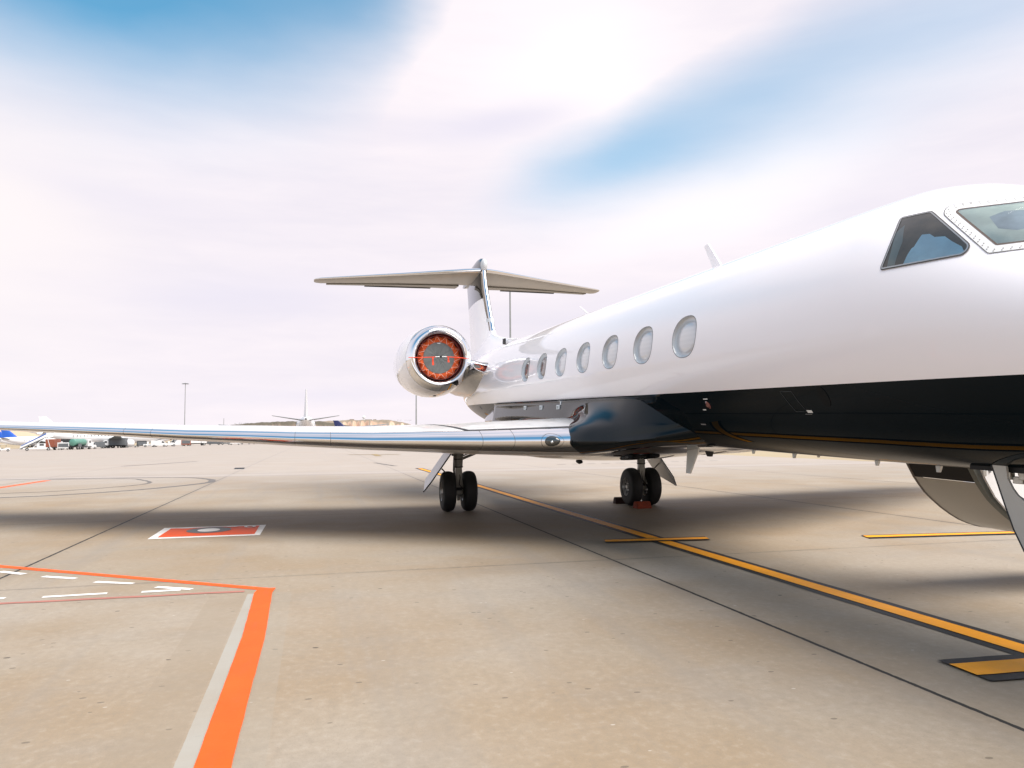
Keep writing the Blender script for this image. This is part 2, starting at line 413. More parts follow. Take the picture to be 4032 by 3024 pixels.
# orange stand marking with a disc and digits, read from the other side
structure(flat('stand_marking_border', [(3.075, -7.98), (3.085, -6.20), (1.475, -6.19), (1.445, -8.00)], WHT, .004))
structure(flat('stand_marking_panel', [(2.90, -7.86), (2.925, -6.30), (1.60, -6.30), (1.60, -7.20), (1.66, -7.60), (1.60, -7.78), (1.60, -7.86)], ORG, .008))
def disc(name, cx, cy, rx, ry, m, z, hole=0, n=48):
    vs = []; fs = []
    for k in range(n):
        a = 2*math.pi*k/n; vs.append((cx+rx*math.cos(a), cy+ry*math.sin(a), z))
    if hole:
        for k in range(n):
            a = 2*math.pi*k/n; vs.append((cx+rx*hole*math.cos(a), cy+ry*hole*math.sin(a), z))
        fs = [(k, (k+1) % n, n+(k+1) % n, n+k) for k in range(n)]
    else: fs = [tuple(range(n))]
    return structure(MB().add(vs, fs).build(name, m))
disc('stand_marking_ring', 2.10, -7.14, .45, .38, GRYP, .012)
disc('stand_marking_disc', 2.13, -7.14, .25, .19, WHT, .016)
disc('stand_marking_digit', 1.78, -6.46, .15, .105, WHT, .016, hole=.5)
disc('stand_marking_digit', 1.70, -6.78, .09, .105, WHT, .020, hole=.35)
strip('stand_marking_digit', [(1.64, -7.10), (1.62, -6.92)], .06, WHT, .016, .002)
# tyre marks sweeping across the far stand
def curve_pts(p, n=10):
    out = []; P = [p[0]]+list(p)+[p[-1]]
    for i in range(1, len(P)-2):
        for k in range(n):
            t = k/n; a, b, c, d_ = (Vector((*P[i+j], 0)) for j in (-1, 0, 1, 2))
            q = .5*((2*b)+(c-a)*t+(2*a-5*b+4*c-d_)*t*t+(3*b-a-3*c+d_)*t**3); out.append((q.x, q.y))
    out.append(p[-1]); return out
strip('tyre_mark', curve_pts([(-7.2, -19), (-8.24, -14.07), (-8.94, -12.47), (-10.66, -10.74), (-13.34, -9.33), (-15.2, -9.16), (-16.95, -9.68), (-18.4, -10.9), (-19.2, -14), (-19.5, -19)]), .26, TYRM, .004, .03)
strip('tyre_mark', curve_pts([(-8.6, -20), (-10.2, -14.7), (-10.7, -13.36), (-12.35, -11.98), (-13.8, -11.35), (-15.15, -11.4), (-16.96, -12.06), (-18.2, -12.9), (-19, -16)]), .14, TYRM, .004, .03)
strip('seam_patch', [(-34, -16.5), (-42, -13.4)], .35, TYRM, .004, .03)
strip('seam_patch', [(-27, -.9), (-33, -1.6)], .25, TYRM, .004, .03)
strip('seam_patch', [(-26.5, -9.2), (-28.5, -9.3)], .5, BLK, .004, .03)
for k in range(12):
    strip('drain_slot', [(-25-k*.15, 8.0+k*.95), (-25-k*.15, 8.5+k*.95)], .28, TYRM, .004, .02)
# ------------------------------------------------------------------ business jet: fuselage surface
# x, ztop, zbot, halfwidth, zmid
ST=[(16.15,2.42,2.34,.02,2.38),(16.05,2.60,2.20,.20,2.39),(15.8,2.76,2.09,.38,2.42),(15.4,2.90,2.00,.56,2.46),(14.9,3.03,1.92,.73,2.52),(14.4,3.16,1.86,.87,2.59),
(13.9,3.27,1.81,.98,2.67),(13.5,3.39,1.78,1.05,2.74),(13.1,3.585,1.755,1.11,2.80),(12.75,3.765,1.74,1.15,2.85),(12.45,3.905,1.73,1.172,2.88),(12.1,4.025,1.723,1.185,2.90),
(11.7,4.088,1.72,1.19,2.91),(11,4.10,1.72,1.19,2.91),(6,4.10,1.72,1.19,2.91),(1,4.10,1.72,1.19,2.91),(-1,4.10,1.73,1.18,2.91),(-2.5,4.095,1.75,1.14,2.91),(-4,4.08,1.80,1.06,2.92),
(-5.5,4.04,1.90,.94,2.94),(-7,3.96,2.06,.78,2.97),(-8.3,3.84,2.25,.60,3.0),(-9.3,3.68,2.45,.42,3.02),(-10,3.48,2.65,.27,3.03),(-10.3,3.3,2.8,.18,3.04)]
ST=ST[::-1]
def stat(x):
    x=max(ST[0][0],min(ST[-1][0],x))
    n=len(ST)
    for i in range(n-1):
        if ST[i][0]<=x<=ST[i+1][0]: break
    a,b=ST[i],ST[i+1];h=b[0]-a[0];t=(x-a[0])/h
    out=[]
    for k in range(1,5):
        def m(j):
            if j<=0 or j>=n-1: return (ST[min(j+1,n-1)][k]-ST[max(j-1,0)][k])/(ST[min(j+1,n-1)][0]-ST[max(j-1,0)][0])
            d0=(ST[j][k]-ST[j-1][k])/(ST[j][0]-ST[j-1][0]);d1=(ST[j+1][k]-ST[j][k])/(ST[j+1][0]-ST[j][0])
            return 0 if d0*d1<=0 else 2*d0*d1/(d0+d1)
        m0,m1=m(i),m(i+1)
        out.append(a[k]*(2*t**3-3*t*t+1)+h*m0*(t**3-2*t*t+t)+b[k]*(-2*t**3+3*t*t)+h*m1*(t**3-t*t))
    return out
def S(x,phi,off=0.0):
    zt,zb,hw,zm=stat(x);c,s=math.cos(phi),math.sin(phi)
    rz=(zt-zm) if c>0 else (zm-zb)
    y=-hw*s;z=zm+rz*c
    if off:
        ny=-s/max(hw,.01);nz=c/max(rz,.01);L=math.hypot(ny,nz);y+=off*ny/L;z+=off*nz/L
    return (x,y,z)
ZPAINT = 2.420
def gloss(name, col, rough=.22, coat=1.0, var=0.0, metal=0.0):
    return mat(name, col, rough, metal, coat, .5, var, 1.2)
def livery():
    M = bpy.data.materials.new('fuselage_livery'); M.use_nodes = True
    T = NT(M.node_tree); b = T.n['Principled BSDF']
    o = T.node('ShaderNodeTexCoord').outputs['Object']; x, y, z = T.sep(o)
    dirt = T.noise(T.mapping(o, sc=(.5, 1, 2.5)), 1.6, 6, .6)
    wh = T.mix(T.ramp(dirt, [(.3, 0.0), (.75, 1.0)]), (.93, .885, .905), (.94, .90, .92))
    k = T.math('GREATER_THAN', z, ZPAINT)
    T.put(b.inputs['Base Color'], T.mix(k, (.0025, .0065, .0095), wh))
    b.inputs['Roughness'].default_value = .30
    T.put(b.inputs['Specular IOR Level'], T.math('MULTIPLY', k, .4))
    b.inputs['Coat IOR'].default_value = 1.26
    # fuselage skin frames and panel joints, very faint, and the slight ripple of riveted sheet
    def line(c, per, off, wid):
        f = T.math('ABSOLUTE', T.math('SUBTRACT', T.math('FRACT', T.math('ADD', T.math('DIVIDE', T.math('SUBTRACT', c, off), per), .5)), .5))
        return T.math('LESS_THAN', T.math('MULTIPLY', f, per), wid)
    seams = T.math('MAXIMUM', line(x, 3.4914, 9.9, .0035), line(z, 4.0, 3.72, .003))
    T.put(b.inputs['Coat Weight'], T.math('MULTIPLY_ADD', k, .45, .55)); b.inputs['Coat Roughness'].default_value = .02
    bn = T.node('ShaderNodeBump'); bn.inputs['Strength'].default_value = .14; bn.inputs['Distance'].default_value = .02
    rip = T.noise(T.mapping(o, sc=(1.0, 1, 1)), 2.3, 2, .4)
    T.put(bn.inputs['Height'], T.math('SUBTRACT', T.math('MULTIPLY', rip, .22), T.math('MULTIPLY', seams, .12)))
    T.l.new(bn.outputs[0], b.inputs['Normal'])
    T.l.new(bn.outputs[0], b.inputs['Coat Normal'])
    return M
LIV = livery()
WHITE = gloss('white_gloss', (.88, .85, .865), var=.03)
NAVY = gloss('navy_gloss', (.0025, .0065, .0095), .25, .95)
NAVY.node_tree.nodes['Principled BSDF'].inputs['Coat IOR'].default_value = 1.34
NAVY.node_tree.nodes['Principled BSDF'].inputs['Specular IOR Level'].default_value = 0.0
CHROME = mat('polished_metal', (.90, .90, .915), .045, 1.0, var=.03, vscale=2)
CHROME2 = mat('polished_grey_metal', (.085, .095, .115), .08, 1.0, var=.05, vscale=2)
SATIN = mat('satin_metal', (.52, .52, .50), .32, 1.0, var=.08)
TAILM = mat('tailplane_metal', (.29, .27, .232), .30, .45, var=.1)
TAILM2 = mat('elevator_metal', (.18, .165, .138), .35, .35, var=.1)
WINGP = gloss('wing_grey_paint', (.60, .59, .585), .35, .5, var=.05)
BLACK = mat('black_rubber', (.012, .012, .013), .55, var=.2, vscale=8)
TYRE = mat('tyre_rubber', (.012, .012, .012), .7, var=.25, vscale=14, bump=.3, bscale=30)
DARK = mat('dark_cavity', (.008, .008, .009), .7)
STRUT = mat('strut_paint', (.20, .195, .18), .42, .2, var=.25, vscale=9)
RIM = mat('wheel_rim_paint', (.45, .45, .44), .38, .6, var=.15, vscale=12)
SEAL = mat('grey_seal', (.07, .065, .06), .6)
def clear_glass():
    M = bpy.data.materials.new('cockpit_glass'); M.use_nodes = True
    T = NT(M.node_tree); T.n.remove(T.n['Principled BSDF'])
    tr = T.node('ShaderNodeBsdfTransparent'); tr.inputs[0].default_value = (.96, .98, .98, 1)
    gl = T.node('ShaderNodeBsdfGlossy'); gl.inputs['Roughness'].default_value = .02
    fr = T.node('ShaderNodeFresnel'); fr.inputs[0].default_value = 1.55
    mx = T.node('ShaderNodeMixShader'); T.l.new(T.math('MULTIPLY', fr.outputs[0], 1.3, clamp=True), mx.inputs[0]); T.l.new(tr.outputs[0], mx.inputs[1]); T.l.new(gl.outputs[0], mx.inputs[2])
    T.l.new(mx.outputs[0], T.n['Material Output'].inputs[0])
    return M
GLASS_D = clear_glass()
CKD = mat('cockpit_lining', (.20, .155, .11), .8, var=.25, vscale=6)
CKP = mat('cockpit_pillar', (.36, .38, .34), .7, var=.15, vscale=5)
CKSKY = mat('cockpit_sky_panel', (.62, .80, .88), .6, var=.16, vscale=4)  # pale blue stands for sky seen through the opposite cockpit windows
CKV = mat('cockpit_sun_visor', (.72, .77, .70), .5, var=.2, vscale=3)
ORANGE = mat('orange_canvas', (.58, .085, .012), .75, var=.22, vscale=14, bump=.5, bscale=55)
DRED = mat('dark_red_canvas', (.16, .018, .014), .75, var=.25, vscale=14)
GREYC = mat('grey_canvas', (.155, .165, .16), .7, var=.16, vscale=5, bump=.4, bscale=24)
TAPE = mat('seam_tape', (.95, .68, .55), .6)
REDST = mat('red_streamer', (.80, .06, .015), .7)

PITCH = rad(1.6769)
jet = empty('business_jet', (0, 0, 0), ry=PITCH)
tag(jet, 'white business jet with dark navy belly and polished metal wing edges in the foreground', 'airplane')

# ---- fuselage skin with real oval openings
WX = [8.973-1.1638*i for i in range(7)]
WPHI = 1.4406; WHX = .42; WHP = .28
WA, WB_, WN = .292, .245, 2.35          # half width, half height of an opening; superellipse power
NX, NP = 8, 12
def fus_grid():
    wl = []
    for c in WX:
        wl += [c-WHX+2*WHX*i/NX for i in range(NX+1)]
    xs = set(round(v, 5) for v in wl)
    x = -10.3
    while x < 16.15:
        if not any(c-WHX-.06 < x < c+WHX+.06 for c in WX): xs.add(round(x, 5))
        x += .11 if x > 11.3 else .22
    xs.add(16.14)
    xs = sorted(xs)
    pos = [0.0]
    lo, hi = WPHI-WHP, WPHI+WHP
    seg = lambda a, b, n: [a+(b-a)*i/n for i in range(n)]
    half = seg(0, lo, 14)+seg(lo, hi, NP)+seg(hi, math.pi, 18)
    phis = half+[math.pi]+[-p for p in half[:0:-1]]
    j0 = 14; n = len(phis)
    return xs, phis, j0
XS, PHIS, J0 = fus_grid()
def oval(cx, side, scale=1.0, n=2*(NX+NP)):
    """boundary of an opening as (x, phi) pairs, starting at corner (x-,phi-) and following the cell rectangle"""
    out = []
    for (u, v) in rect_loop():
        a = math.atan2(v*WB_/WHP*WHP, u*WA/WHX*WHX) if False else math.atan2(v, u)
        r = (abs(math.cos(a))**WN+abs(math.sin(a))**WN)**(-1/WN)
        out.append((cx+WA*scale*r*math.cos(a), side*(WPHI+(WB_*scale*r*math.sin(a))/1.19)))
    return out
def rect_loop():
    p = []
    for i in range(NX): p.append((-1+2*i/NX, -1))
    for j in range(NP): p.append((1, -1+2*j/NP))
    for i in range(NX): p.append((1-2*i/NX, 1))
    for j in range(NP): p.append((-1, 1-2*j/NP))
    return p
def make_fuselage():
    mb = MB(); idx = {}
    nph = len(PHIS)
    for i, x in enumerate(XS):
        for j, ph in enumerate(PHIS):
            idx[i, j] = len(mb.v); mb.v.append(S(x, ph))
    skip = set()
    xi = {x: i for i, x in enumerate(XS)}
    for c in WX:
        i0 = xi[round(c-WHX, 5)]
        for side in (1, -1):
            # columns of the phi band on this side
            js = [J0+k for k in range(NP+1)] if side > 0 else [(nph-(J0+k)) % nph for k in range(NP+1)]
            for a in range(NX):
                for b in range(NP):
                    jj = js[b] if side > 0 else js[b+1]
                    skip.add((i0+a, jj))
            loop = [(i0+a, js[0]) for a in range(NX)]+[(i0+NX, js[b]) for b in range(NP)]+[(i0+NX-a, js[NP]) for a in range(NX)]+[(i0, js[NP-b]) for b in range(NP)]
            outer = [idx[q] for q in loop]
            ov = oval(c, side)
            rects = [(XS[q[0]], side*(WPHI+WHP*rl[1])) for q, rl in zip(loop, rect_loop())]
            prev = outer
            for t in (.35, .68, 1.0):
                cur = []
                for (rx, rp), (ox, op) in zip(rects, ov):
                    cur.append(len(mb.v)); mb.v.append(S(rx+(ox-rx)*t, rp+(op-rp)*t))
                m_ = len(cur)
                for k in range(m_):
                    f = (prev[k], prev[(k+1) % m_], cur[(k+1) % m_], cur[k]); mb.f.append(f if side > 0 else f[::-1]); mb.mi.append(0)
                prev = cur
    for i in range(len(XS)-1):
        for j in range(nph):
            if (i, j) in skip: continue
            mb.f.append((idx[i, j], idx[i+1, j], idx[i+1, (j+1) % nph], idx[i, (j+1) % nph])); mb.mi.append(0)
    for i in (0, len(XS)-1):
        mb.f.append(tuple(idx[i, j] for j in range(nph))); mb.mi.append(0)
    return mb.build('fuselage', LIV, jet, smooth=50)
fus = make_fuselage()

WFR = mat('window_surround', (.52, .55, .58), .30, .0, .6)
def pane_mat(name, c0, c1, lines):
    M = bpy.data.materials.new(name); M.use_nodes = True
    T = NT(M.node_tree); b = T.n['Principled BSDF']
    o = T.node('ShaderNodeTexCoord').outputs['Object']; x, y, z = T.sep(o)
    wv = T.math('SINE', T.math('MULTIPLY', z if not lines else x, 110))
    c = T.mix(T.math('MULTIPLY_ADD', wv, .5, .5), c0, c1)
    T.put(b.inputs['Base Color'], c); b.inputs['Roughness'].default_value = .30; b.inputs['Coat Weight'].default_value = 1; b.inputs['Coat Roughness'].default_value = .01
    b.inputs['Coat IOR'].default_value = 1.75
    return M
SHADE = pane_mat('window_shade_closed', (.58, .58, .60), (.62, .62, .64), False)
SHADE_D = pane_mat('window_dark_curtain', (.022, .012, .014), (.05, .026, .028), True)
def make_window(c, side, dark):
    loops = []
    for sc, off in ((1.0, 0.0), (.99, -.026), (.93, -.042), (.86, -.047), (.80, -.046)):
        loops.append([S(x, p, off) for x, p in oval(c, side, sc)])
    f = MB().loft(loops, cap=False).build('window', WFR, jet, smooth=60)
    rings = []
    for sc, off in ((.80, -.0455), (.78, -.041), (.6, -.034), (.4, -.029), (.2, -.027)):
        rings.append([S(x, p, off) for x, p in oval(c, side, sc)])
    mb = MB().loft(rings, cap=False); n = len(rings[0]); o = len(mb.v)
    mb.v.append(S(c, side*WPHI, -.026)); b = 4*n
    for k in range(n): mb.f.append((b+k, b+(k+1) % n, o)); mb.mi.append(0)
    mb.build('pane', SHADE_D if dark else SHADE, f, smooth=60)
    q = MB()
    for sc, off in ((1.0, .0012),):
        a = [S(x, p, off) for x, p in oval(c, side, 1.018)]; bq = [S(x, p, off) for x, p in oval(c, side, .992)]
        q.loft([a, bq], cap=False)
    q.build('rim_seal', SEAL, f)
    return f
for i, c in enumerate(WX):
    for side in (1, -1):
        wnd = make_window(c, side, i >= 5)
        if i >= 5 and side > 0: wnd['label'] = 'oval cabin window with a dark red-brown curtain behind it'

def patch(bound, t0=0.0, t1=1.0, off=.004, rings=6, centre=None, dens=6):
    """patch of the fuselage surface bounded by a polygon in (x, phi), between fractions t0 and t1 of the way out"""
    P = []
    for i, (x, p) in enumerate(bound):
        x2, p2 = bound[(i+1) % len(bound)]
        P += [(x+(x2-x)*k/dens, p+(p2-p)*k/dens) for k in range(dens)]
    cx = centre or (sum(p[0] for p in P)/len(P), sum(p[1] for p in P)/len(P))
    rs = [t0+(t1-t0)*i/rings for i in range(rings+1)]
    mb = MB()
    if t0 <= 0: rs = rs[1:]
    L = [[S(cx[0]+(x-cx[0])*t, cx[1]+(p-cx[1])*t, off) for x, p in P] for t in rs[::-1]]
    mb.loft(L, cap=False)
    if t0 <= 0:
        n = len(P); b = (len(rs)-1)*n; o = len(mb.v); mb.v.append(S(*cx, off))
        for k in range(n): mb.f.append((b+k, b+(k+1) % n, o)); mb.mi.append(0)
    return mb
def outline(bound, w, off, dens=6):
    """thin raised line that follows a closed polygon in (x, phi)"""
    P = []
    for i, (x, p) in enumerate(bound):
        x2, p2 = bound[(i+1) % len(bound)]
        P += [(x+(x2-x)*k/dens, p+(p2-p)*k/dens) for k in range(dens)]
    cx = (sum(p[0] for p in P)/len(P), sum(p[1] for p in P)/len(P))
    inner = []
    n = len(P)
    for i, (x, p) in enumerate(P):
        a = P[i-1]; b = P[(i+1) % n]; tx, tp = b[0]-a[0], (b[1]-a[1])*1.15; L = math.hypot(tx, tp); nx, npp = -tp/L, tx/L
        if (cx[0]-x)*nx+(cx[1]-p)*npp < 0: nx, npp = -nx, -npp
        inner.append((x+nx*w, p+npp*w/1.15))
    return MB().loft([[S(*q, off) for q in P], [S(*q, off) for q in inner]], cap=False)
SIDEW = [(12.0405, 0.8004), (12.0373, 0.7886), (12.0423, 0.7794), (12.0522, 0.7766), (12.1287, 0.7652), (12.1978, 0.7484), (12.2601, 0.727), (12.2751, 0.7242), (12.2983, 0.7324), (12.395, 0.7811), (12.4849, 0.8271), (12.5667, 0.8685), (12.6425, 0.9071), (12.7142, 0.9447), (12.7947, 0.9907), (12.8088, 1.0085), (12.8148, 1.0248), (12.8153, 1.0419), (12.8114, 1.0621), (12.8022, 1.0793), (12.7871, 1.0922), (12.699, 1.1232), (12.6051, 1.1519), (12.5041, 1.1769), (12.3947, 1.1971), (12.2782, 1.2147), (12.1532, 1.228), (12.141, 1.2266), (12.1314, 1.2096), (12.1346, 1.1504), (12.1319, 1.0889), (12.1226, 1.0243), (12.1056, 0.9557), (12.079, 0.8816)]
WSO = [(12.4238, 0.7458), (12.4008, 0.7213), (12.3867, 0.7007), (12.3746, 0.6735), (12.3737, 0.6499), (12.3855, 0.6312), (12.4084, 0.6115), (12.4947, 0.5772), (12.569, 0.5343), (12.6327, 0.484), (12.6872, 0.4268), (12.732, 0.3621), (12.80, .22), (12.83, .06), (13.60, .06), (13.45, .52), (13.32, .80), (13.1655, 0.9522), (13.1074, 0.9823), (13.0462, 1.0108), (12.9824, 1.0387), (12.9713, 1.0428), (12.9585, 1.0366), (12.9448, 1.0287), (12.8743, 0.9869), (12.7998, 0.9446), (12.7201, 0.9009), (12.636, 0.8567), (12.5459, 0.8108)]
WSI = [(12.5069, 0.7025), (12.4982, 0.6925), (12.4977, 0.6809), (12.5124, 0.6723), (12.5232, 0.6665), (12.592, 0.6296), (12.6535, 0.5878), (12.7087, 0.542), (12.7581, 0.4921), (12.8003, 0.4368), (12.88, .28), (12.91, .11), (13.48, .11), (13.36, .50), (13.25, .76), (13.1257, 0.8784), (13.0621, 0.912), (12.9957, 0.9454), (12.9848, 0.9491), (12.9749, 0.9429), (12.9611, 0.9358), (12.8833, 0.8932), (12.8007, 0.8498), (12.7121, 0.8045), (12.6182, 0.7584)]
def mirror(b): return [(x, -p) for x, p in b]
FRM = gloss('windscreen_frame_paint', (.82, .80, .78), .3)
RIV = mat('rivet_head', (.28, .26, .24), .4, .5)
for mir in (False, True):
    f_ = mirror if mir else (lambda b: b)
    sw = patch(f_(SIDEW), 0, 1, .004).build('cockpit_window', GLASS_D, jet, smooth=60)
    patch(f_(SIDEW), 0, 1, .0020).build('cockpit_lining', CKD, sw, smooth=60)
    patch(f_([(12.105, .93), (12.14, .86), (12.235, 1.02), (12.26, 1.21), (12.19, 1.222), (12.165, 1.09)]), 0, 1, .0032).build('window_pillar', CKP, sw, smooth=60)
    patch(f_([(12.34, 1.20), (12.345, 1.12), (12.355, 1.07), (12.37, 1.055), (12.375, .95), (12.44, .94), (12.50, .965), (12.58, .95), (12.66, .985), (12.76, 1.02), (12.80, 1.06), (12.765, 1.095), (12.60, 1.148), (12.47, 1.18)]), 0, 1, .0036).build('far_window_sky', CKSKY, sw, smooth=60)  # added panel: sky showing through the far windows, put in as flat colour
    outline(f_(SIDEW), -.010, .006, 3).build('window_seal', SEAL, sw)
    outline(f_(SIDEW), .011, .0075, 3).build('window_trim', SATIN, sw)
    fr = outline(f_(WSO), .075, .0030, 3).build('windscreen', GLASS_D, jet)
    fr.data.clear_geometry() if False else None
    bpy.data.objects.remove(fr)
    gl = patch(f_(WSI), 0, 1, .007).build('windscreen', GLASS_D, jet, smooth=60)
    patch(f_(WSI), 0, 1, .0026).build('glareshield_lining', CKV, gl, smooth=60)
    patch(f_([(12.76, .70), (12.80, .60), (12.92, .52), (13.05, .50), (13.14, .55), (13.12, .68), (13.02, .78), (12.90, .80)]), 0, 1, .0036).build('seat_headrest', mat('headrest_grey', (.45, .50, .54), .7, var=.2, vscale=5), gl, smooth=60)
    # frame: band of skin between the two outlines
    n1_, n2_ = 48, 48
    def resample(b, n, c):
        out = []
        for k in range(n):
            a = 2*math.pi*k/n; best = None
            for i in range(len(b)):
                p, q = b[i], b[(i+1) % len(b)]
                # ray / segment intersection around c
                dx, dy = math.cos(a), math.sin(a); ex, ey = q[0]-p[0], q[1]-p[1]; den = dx*ey-dy*ex
                if abs(den) < 1e-9: continue
                t = ((p[0]-c[0])*ey-(p[1]-c[1])*ex)/den; u = ((p[0]-c[0])*dy-(p[1]-c[1])*dx)/den
                if t > 0 and -1e-6 <= u <= 1+1e-6 and (best is None or t < best): best = t
            out.append((c[0]+dx*best, c[1]+dy*best))
        return out
    cc = (12.98, .58*(-1 if mir else 1))
    A = resample(f_(WSO), 160, cc); B = resample(f_(WSI), 160, cc)
    rv = MB().loft([[S(*q, .0035) for q in A], [S((q[0]+r[0])/2, (q[1]+r[1])/2, .0045) for q, r in zip(A, B)], [S(*q, .0045) for q in B]], cap=False); rv.cur = 1
    outline(f_(WSO), -.0065, .0042, 3).build('frame_seam', SEAL, gl)
    outline(f_(WSI), -.016, .0062, 3).build('glass_seal', mat('brown_seal', (.11, .075, .06), .6), gl)
    rr = random.Random(3)
    for fac, ph in ((.16, 0), (.36, .5)):
        # even spacing along the outline
        Q = [(a[0]+(b[0]-a[0])*fac, a[1]+(b[1]-a[1])*fac) for a, b in zip(A, B)]
        acc = ph*.055
        for i in range(len(Q)):
            p, q = Q[i], Q[(i+1) % len(Q)]; L = math.hypot(q[0]-p[0], (q[1]-p[1])*1.1)
            while acc < L:
                t = acc/L; c = (p[0]+(q[0]-p[0])*t, p[1]+(q[1]-p[1])*t)
                rv.v.append(S(*c, .0075)); o = len(rv.v)-1
                for k in range(7):
                    an = 2*math.pi*k/7; rv.v.append(S(c[0]+.0055*math.cos(an), c[1]+.0055*math.sin(an), .0055))
                for k in range(7): rv.f.append((o, o+1+k, o+1+(k+1) % 7)); rv.mi.append(1)
                acc += .055
            acc -= L
    rv.build('windscreen_frame', [FRM, RIV], gl)

# ---- dorsal fairing, fin, bullet
def airfoil(n=26, t=.09, camber=.01, ccut=None):
    """points from trailing edge over the top to the nose and back underneath: (x/c, z/c)"""
    up, lo = [], []
    for i in range(n+1):
        x = .5*(1-math.cos(math.pi*i/n)); x = x**1.15
        yt = 5*t*(.2969*math.sqrt(x)-.1260*x-.3516*x*x+.2843*x**3-.1036*x**4)
        yc = camber*4*x*(1-x)
        up.append((x, yc+yt)); lo.append((x, yc-yt))
    return up[::-1]+lo[1:]
def loft_surface(secs, x0=0.0, x1=1.0, n=26, close=True):
    """secs: (origin, chord, t, camber, incidence, chord axis, thickness axis); part of the section between chord fractions"""
    rings = []
    for (org, c, t, cam_, inc, ax, tx) in secs:
        r = []
        ci, si = math.cos(inc), math.sin(inc)
        pts = airfoil(n, t, cam_)
        sel = []
        for (x, z) in pts:
            xx = min(max(x, x0), x1); sel.append((xx, z, x))
        # recompute z for clamped x on the proper side
        half = len(pts)//2
        for k, (xx, z, x) in enumerate(sel):
            if xx != x:
                yt = 5*t*(.2969*math.sqrt(xx)-.1260*xx-.3516*xx*xx+.2843*xx**3-.1036*xx**4); yc = cam_*4*xx*(1-xx)
                z = yc+yt if k <= half else yc-yt
            u, v = xx*c*ci+z*c*si, -xx*c*si+z*c*ci
            r.append(tuple(Vector(org)+Vector(ax)*u+Vector(tx)*v))
        rings.append(r)
    return rings
AX, TZ, TY = (-1, 0, 0), (0, 0, 1), (0, 1, 0)
def lerp(a, b, t): return a+(b-a)*t
def interp(tab, q):
    for (a, *va), (b, *vb) in zip(tab, tab[1:]):
        if a <= q <= b:
            t = (q-a)/(b-a); return [lerp(x, y, t) for x, y in zip(va, vb)]
    return list(tab[0][1:] if q < tab[0][0] else tab[-1][1:])
# z: leading edge x, trailing edge x, t/c
FIN = [(3.6, -5.35, -9.45, .095), (4.55, -5.90, -9.72, .095), (5.3, -6.47, -9.92, .095), (6.25, -7.16, -10.22, .10), (6.95, -7.45, -10.45, .085)]
def fin_secs(z0, z1, n=8, grow=0):
    o = []
    for i in range(n+1):
        z = lerp(z0, z1, i/n); le, te, t = interp(FIN, z)
        o.append(((le+grow, 0, z), le-te+grow, t, 0, 0, AX, TY))
    return o
zf0, zf1, zf2 = 3.6, 5.86, 6.98
finb = MB().loft(loft_surface(fin_secs(zf0, zf1), .07, 1.0)).build('fin', WHITE, jet, smooth=40)
tag(finb, 'white vertical fin')
MB().loft(loft_surface(fin_secs(zf1+.001, zf2), .07, 1.0)).build('fin_top', CHROME2, finb, smooth=40)
MB().loft(loft_surface(fin_secs(4.72, zf2), 0.0, .0695)).build('fin_leading_edge', CHROME, finb, smooth=60)
MB().loft(loft_surface(fin_secs(3.6, 4.719), 0.0, .0695)).build('fin_root_edge', WHITE, finb, smooth=60)
MB().loft(loft_surface([((o[0]+.004, o[1], o[2]), c+.004, t*1.03, 0, 0, AX, TY) for (o, c, t, *_q) in fin_secs(5.02, 5.14, 2)], 0.0, .073)).build('edge_collar', mat('collar_grey', (.55, .56, .57), .4), finb, smooth=60)
def ringsx(tab, n=32, ex=2.0):
    out = []
    for x, zc, hw, hh in tab:
        r = []
        for k in range(n):
            a = 2*math.pi*k/n; c, s_ = math.cos(a), math.sin(a)
            r.append((x, hw*math.copysign(abs(s_)**(2/ex), s_), zc+hh*math.copysign(abs(c)**(2/ex), c)))
        out.append(r)
    return out
MB().loft(ringsx([(-7.28, 6.98, .02, .03), (-7.31, 6.99, .06, .10), (-7.38, 7.0, .09, .16), (-7.55, 7.0, .115, .22), (-7.85, 7.0, .135, .30), (-8.3, 6.98, .15, .35), (-9.0, 6.93, .155, .34), (-9.8, 6.88, .14, .26), (-10.6, 6.84, .10, .13), (-11.1, 6.83, .03, .04)])).build('fin_bullet', CHROME2, finb, smooth=60)
MB().loft(ringsx([(-7.275, 6.985, .02, .03), (-7.30, 6.99, .062, .105), (-7.37, 7.0, .094, .165), (-7.50, 7.0, .113, .212)])).build('bullet_nose_cap', mat('collar_grey'), finb, smooth=60)
MB().prism([(-6.62, 5.22), (-6.50, 5.30), (-6.62, 5.12)], -.012, .012).build('probe', SATIN, finb)
# dorsal ridge running from the cabin roof up into the fin
dr = []
for x, zt, hw in [(-1.7, 4.10, .02), (-2.2, 4.135, .07), (-3.0, 4.20, .13), (-4.0, 4.30, .18), (-5.0, 4.42, .21), (-5.6, 4.52, .225), (-6.1, 4.66, .22), (-6.7, 4.72, .21), (-9.3, 4.1, .12)]:
    zb = 3.7; r = []
    for k in range(17):
        a = -math.pi/2+math.pi*k/16; s_, c = math.sin(a), math.cos(a)
        r.append((x, (hw+.10*(1-c)**2)*s_ if abs(s_) < .999 else hw*1.55*s_, zb+(zt-zb)*c**.7 if c > 0.001 else zb))
    dr.append(r)
dors = MB().loft(dr, cap=True, closed=True).build('dorsal_fairing', WHITE, jet, smooth=50)
for sy in (-1, 1):
    MB().box((-3.9, sy*.19, 4.185), (.22, .04, .15)).build('ram_air_inlet', DARK, dors)
    MB().box((-3.98, sy*.185, 4.19), (.32, .012, .155)).build('inlet_frame', WHITE, dors, bevel=.004)

